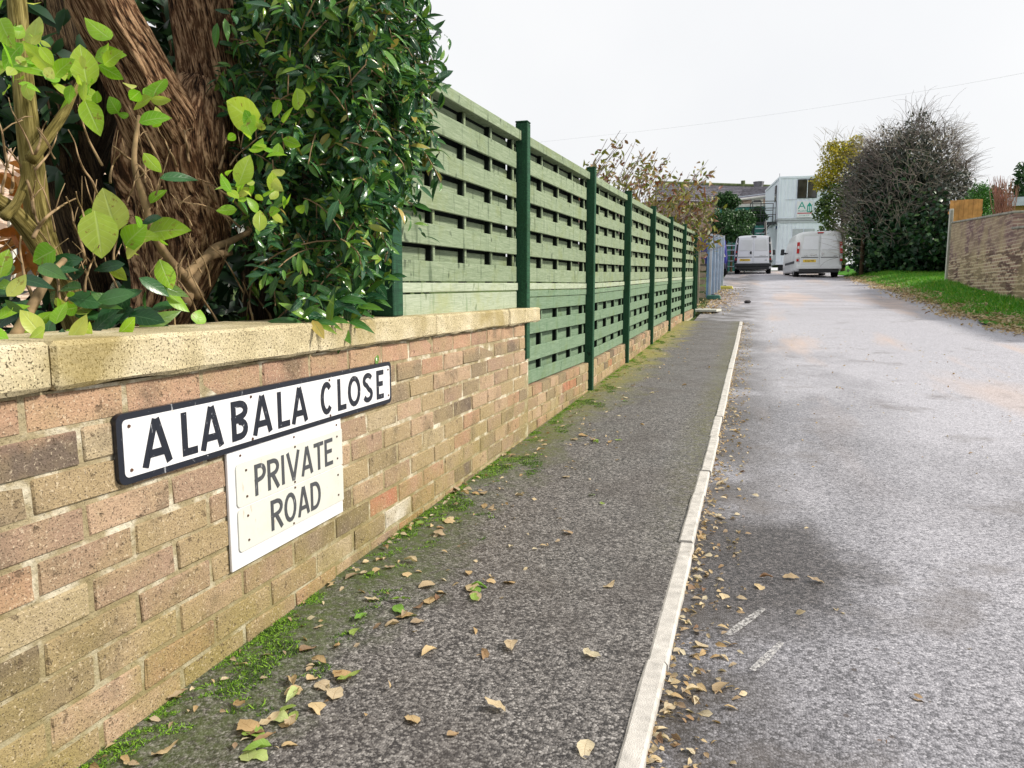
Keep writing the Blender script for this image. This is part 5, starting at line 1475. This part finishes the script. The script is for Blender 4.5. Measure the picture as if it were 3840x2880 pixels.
leaf_cloud(gt, 'crown', MT['gold'], [ell(1815, 345, 41.5, 42, 38), ell(1790, 385, 41.3, 32, 30), ell(1840, 330, 41.8, 30, 26), ell(1775, 400, 41.2, 16, 15), ell(1850, 305, 41.7, 18, 14), ell(1800, 315, 41.6, 20, 14)], 4400, (.08, .17), .65, -.2, .2)
leaf_cloud(gt, 'lower_crown', MT['mid'], [ell(1810, 440, 41.2, 42, 55), ell(1835, 520, 40.8, 32, 55), ell(1850, 420, 41.4, 40, 60), ell(1775, 455, 41.0, 20, 26), ell(1790, 500, 41.0, 22, 22)], 6800, (.09, .19), .7, -.2, .35)
m = MB(); m.tube([(5.0, 41.5, 1.8), (4.9, 41.4, 3.4), (4.7, 41.3, 5.8)], [.13, .09, .04], 8, cr=5); m.obj('trunk', MT['bark_dark'], gt, smooth=True)
paths = []
for k in range(160):
    c_ = onY(rt.uniform(1770, 1880), rt.uniform(285, 400), 41.4)
    d = np.array([rt.gauss(0, .4) - .2, rt.gauss(0, .3), 1]); P = [c_]
    for i in range(4): d = d + rng.normal(size=3) * .2; P.append(P[-1] + d / np.linalg.norm(d) * rt.uniform(.08, .2))
    paths.append(np.array(P))
twigs(gt, 'bare_twigs', MT['greytwig'], paths, .010)

# brick wall, post, panel and garden on the right
rw = thing('boundary_wall', (5.65, 20, float(vergez(5.6, 20))), 'old mixed brick boundary wall stained yellow, standing above the grass verge', 'wall')
segs = [((5.90, 25.0), (5.47, 18.3), 2.98, 2.62), ((5.455, 18.25), (5.30, 15.5), 2.28, 2.14), ((5.29, 15.45), (5.1, 11.5), 1.9, 1.72)]
for (a, b, h0, h1) in segs:
    a = np.array(a); b = np.array(b)
    d = (b - a) / np.linalg.norm(b - a); nr = np.array([-d[1], d[0]]) * .11
    if nr[0] < 0: nr = -nr
    z0 = .2
    q = lambda p, o, z: (p[0] + nr[0] * o, p[1] + nr[1] * o, z)
    MB().hexa([q(a, 0, z0), q(a, 2, z0), q(b, 2, z0), q(b, 0, z0), q(a, 0, h0), q(a, 2, h0), q(b, 2, h1), q(b, 0, h1)]).obj('brickwork', MT['rwall'], rw)
    MB().hexa([q(a, -.25, h0 + .002), q(a, 2.25, h0 + .002), q(b, 2.25, h1 + .002), q(b, -.25, h1 + .002), q(a, -.25, h0 + .05), q(a, 2.25, h0 + .05), q(b, 2.25, h1 + .05), q(b, -.25, h1 + .05)]).obj('capping', MT['stonecap'], rw, bevel=.008)
cp = thing('concrete_post', (5.93, 25.25, float(vergez(5.9, 25))), 'slim pale concrete post at the end of the old boundary wall', 'post')
MB().box(-.05, .05, -.05, .05, -.2, 2.15).obj('shaft', MT['concrete'], cp, bevel=.008, world=False)
MB().box(-.035, .035, -.056, -.0505, -.2, 2.1).obj('slot', MT['stonecap'], cp, world=False)
tp_ = thing('timber_fence', (6.45, 25.9, float(vergez(6.4, 26))), 'orange brown close boarded timber fence rising behind the concrete post', 'fence')
for k in range(7):
    MB().box(-.42 + k * .125, -.42 + k * .125 + .12, -.01 - .006 * (k % 2), .01, .3, 2.42 + rt.uniform(-.01, .01)).obj('board', MT['timber'], tp_, world=False)
MB().box(-.45, .47, .0102, .05, 2.0, 2.08).obj('rail', MT['timber'], tp_, world=False)
cf = thing('conifer_bush', (7.45, 27.5, float(vergez(7.4, 27.5))), 'rounded bright green conifer bush behind the old boundary wall', 'bush')
leaf_cloud(cf, 'foliage', MT['conifer'], [ell(2112, 455, 27.5, 32, 48), ell(2105, 480, 27.3, 34, 30), ell(2122, 425, 27.6, 18, 30)], 4200, (.06, .13), .4, .5, .5)
m = MB(); m.tube([(7.45, 27.5, 1.2), (7.45, 27.5, 3.2)], [.08, .04], 7); m.obj('stem', MT['bark_dark'], cf)
ps = thing('bare_pink_shrub', (8.0, 24.2, float(vergez(8, 24))), 'leafless pinkish twiggy shrub between the conifer bush and the wall step', 'shrub')
paths = []
for k in range(170):
    x = rt.gauss(2165, 14); tp = onY(x, rt.uniform(378, 450), 24.2 + rt.uniform(-.4, .4))
    bs = onY(2165 + rt.uniform(-5, 5), 500, 24.2)
    P, _ = catmull(np.array([bs, (bs + tp) / 2 + rng.normal(size=3) * .08, tp]), np.ones(3), 4); paths.append(P)
twigs(ps, 'twigs', MT['pinkstem'], paths, .011)
m = MB(); m.tube([(8.0, 24.2, 1.2), tuple(onY(2165, 500, 24.2))], [.05, .03], 6); m.obj('stem', MT['pinkstem'], ps)
ev = thing('evergreen_tree', (11.5, 30, 1.5), 'dark evergreen tree beyond the wall step, past the pink shrub', 'tree')
leaf_cloud(ev, 'crown', MT['hedge'], [ell(2240, 400, 30, 48, 62), ell(2215, 430, 29.5, 22, 40), ell(2260, 470, 29.5, 50, 40)], 4500, (.10, .2), .5, -.3, .5)
m = MB(); m.tube([(11.5, 30, 1.2), (11.6, 30, 4.5)], [.15, .07], 7); m.obj('trunk', MT['bark_dark'], ev)
dk = thing('dark_hedge', (9.5, 35, 1.8), 'low dark hedge on the skyline behind the conifer bush', 'hedge')
leaf_cloud(dk, 'foliage', MT['ivy'], [ell(2120, 440, 35, 40, 26), ell(2150, 425, 35, 26, 22), ell(2090, 470, 34, 30, 40), ell(2190, 440, 35, 40, 24)], 3200, (.10, .18), .7, -.3, .45)
m = MB(); m.tube([(9.5, 35, 1.5), (9.5, 35, 3.4)], [.1, .05], 6); m.obj('stem', MT['bark_dark'], dk)
oh = thing('orange_house', (12.5, 28, 1.3), 'orange rendered outbuilding with dark tiled roof behind the old boundary wall', 'house', None, R(-14))
MB().box(-4.0, 3.5, 0, 4, -.3, 2.55).obj('wall', MT['orange_wall'], oh, world=False)
MB().hexa([(-4.3, -.3, 2.55), (3.8, -.3, 2.55), (3.8, 4.3, 2.55), (-4.3, 4.3, 2.55), (-4.3, -.3, 2.75), (3.8, -.3, 2.75), (3.8, 4.3, 3.4), (-4.3, 4.3, 3.4)]).obj('roof', MT['roof'], oh, world=False)
MB().box(-4.32, 3.82, -.36, -.302, 2.5, 2.78).obj('gutter', MT['galv'], oh, world=False)

# bungalow, clipped shrubs and hedge at the end of the road
bg_ = thing('bungalow', (-2.0, 58, 2.6), 'bungalow with grey tiled mossy roofs behind the clipped hedge', 'house')
def rel(p): return tuple(np.array(p) - np.array(bg_.location))
rl, rr_ = r6(-500, 300, 62), r6(1000, 352, 62)
el, er = r6(-500, 520, 56), r6(1000, 560, 56)
MB().add([rl, rr_, er, el, rl + [0, 6, -3], rr_ + [0, 6, -3]], [(0, 1, 2, 3), (0, 4, 5, 1)]).obj('roof', MT['roof'], bg_)
for k in range(11):                                     # tile courses
    f0 = k / 11
    a, b = rl + (el - rl) * f0, rr_ + (er - rr_) * f0
    m = MB(); m.tube([a + [0, -.03, .04], b + [0, -.03, .04]], .035, 5); m.obj('tile_course', MT['roof'], bg_)
m = MB(); m.tube([rl + [0, 0, .05], rr_ + [0, 0, .05]], .14, 8); m.obj('ridge', MT['roof_moss'], bg_)
gA, gB, gC = r6(560, 500, 54), r6(960, 370, 54), r6(960, 470, 54)
t0, t1 = r6(640, 390, 57), r6(980, 350, 57)
e0, e1 = r6(575, 505, 53.5), r6(980, 455, 53.5)
MB().add([t0, t1, e1, e0], [(0, 1, 2, 3)]).obj('wing_roof', MT['roof'], bg_)
for k in range(7):
    a, b = t0 + (e0 - t0) * k / 7, t1 + (e1 - t1) * k / 7
    m = MB(); m.tube([a + [0, -.03, .03], b + [0, -.03, .03]], .035, 5); m.obj('tile_course', MT['galv' if k == 6 else 'roof'], bg_)
m = MB(); m.tube([e0 + [0, -.05, -.06], e1 + [0, -.05, -.06]], .07, 6); m.obj('gutter', MT['render'], bg_)
x0, x1 = e0[0] + .1, e1[0]
MB().box(x0, x1, 53.8, 57, 2.0, float(min(e0[2], e1[2])) - .05).obj('wall', MT['hwall'], bg_)
MB().box(-9, x0 - .01, 56.4, 60, 2.0, float(el[2]) - .1).obj('wall', MT['hwall'], bg_)
w0, w1 = r6(755, 500, 53.7), r6(905, 570, 53.7)
wn = MB().box(w0[0], w1[0], 53.72, 53.79, w1[2], w0[2]).obj('window', MT['render'], bg_)
pn = MB().box(w0[0] + .15, w0[0] + .6, 53.70, 53.719, w1[2] + .12, w0[2] - .12).mesh('pane', MT['glass2'])
link('pane', pn, wn)
c0, c1 = r6(600, 570, 53.2), r6(900, 600, 53.2)
MB().box(c0[0] - .2, c1[0] + .3, 53.2, 53.75, c1[2], c0[2]).obj('canopy', MT['render'], bg_)
MB().box(c0[0] - 1.6, c1[0] + .3, 53.3, 53.7, 2.2, c1[2] - .01).obj('boarding', MT['teal'], bg_)
pf = r6(645, 355, 62); m = MB(); m.tube([pf, r6(645, 268, 62)], .16, 8); m.obj('flue', MT['roof_moss'], bg_)
pf = r6(845, 345, 60); m = MB(); m.tube([pf - [0, 0, .2], pf + [0, 0, .35]], [.3, .42], 10); m.obj('chimney_pot', MT['roof'], bg_)
cb = thing('clipped_bush', (-.9, 47.5, float(g(47.5))), 'rounded clipped dark green bush standing proud of the hedge', 'bush')
def e6(x, y, Y, rx, ry):
    c_ = r6(x, y, Y); k = ((c_ - CAM) @ FW) / 2750 * .2893
    return (tuple(c_), (rx * k, min(rx, ry) * k, ry * k))
leaf_cloud(cb, 'foliage', MT['hedge'], [e6(470, 540, 47.5, 130, 105), e6(400, 530, 47.7, 110, 105)], 3600, (.09, .16), .6, -.2, .75)
m = MB(); c_ = r6(440, 560, 47.5); m.tube([(c_[0], 47.5, 2), c_], [.12, .08], 7); m.obj('trunk', MT['bark_dark'], cb)
lh = thing('garden_hedge', (-.6, 46, float(g(46))), 'long dark garden hedge behind the blue van and the landing', 'hedge')
leaf_cloud(lh, 'foliage', MT['hedge'], [e6(500, 800, 46, 180, 150), e6(660, 800, 46.5, 130, 150), e6(830, 720, 49.5, 110, 110), e6(360, 850, 45, 150, 190), e6(560, 950, 45, 160, 120)], 9500, (.10, .2), .65, -.3, .6)
m = MB(); m.tube([(-.6, 46, 2), (-.6, 46, 3.8)], [.1, .05], 6); m.obj('stem', MT['bark_dark'], lh)
# metal gate behind the vans
gt_ = thing('field_gate', (-.35, 43, float(g(43))), 'pale tubular metal gate between the blue van and the white van', 'gate')
for h in (.35, .65, .95, 1.25, 1.5):
    m = MB(); m.tube([(-.6, 0, h), (.5, 0, h)], .03, 6); m.obj('bar', MT['galv'], gt_, world=False)
for x in (-.6, .5):
    m = MB(); m.tube([(x, 0, -.1), (x, 0, 1.55)], .04, 6); m.obj('stile', MT['galv'], gt_, world=False)
# overhead wire
P = [onY(1120, 312, 60), onY(1500, 270, 52), onY(1900, 212, 44), onY(2300, 140, 36), onY(2700, 40, 29)]
m = MB(); m.tube(P, .0042, 5, cr=6)
tag(m.obj('overhead_cable', MT['wire']), 'thin overhead cable strung across the white sky', 'cable')
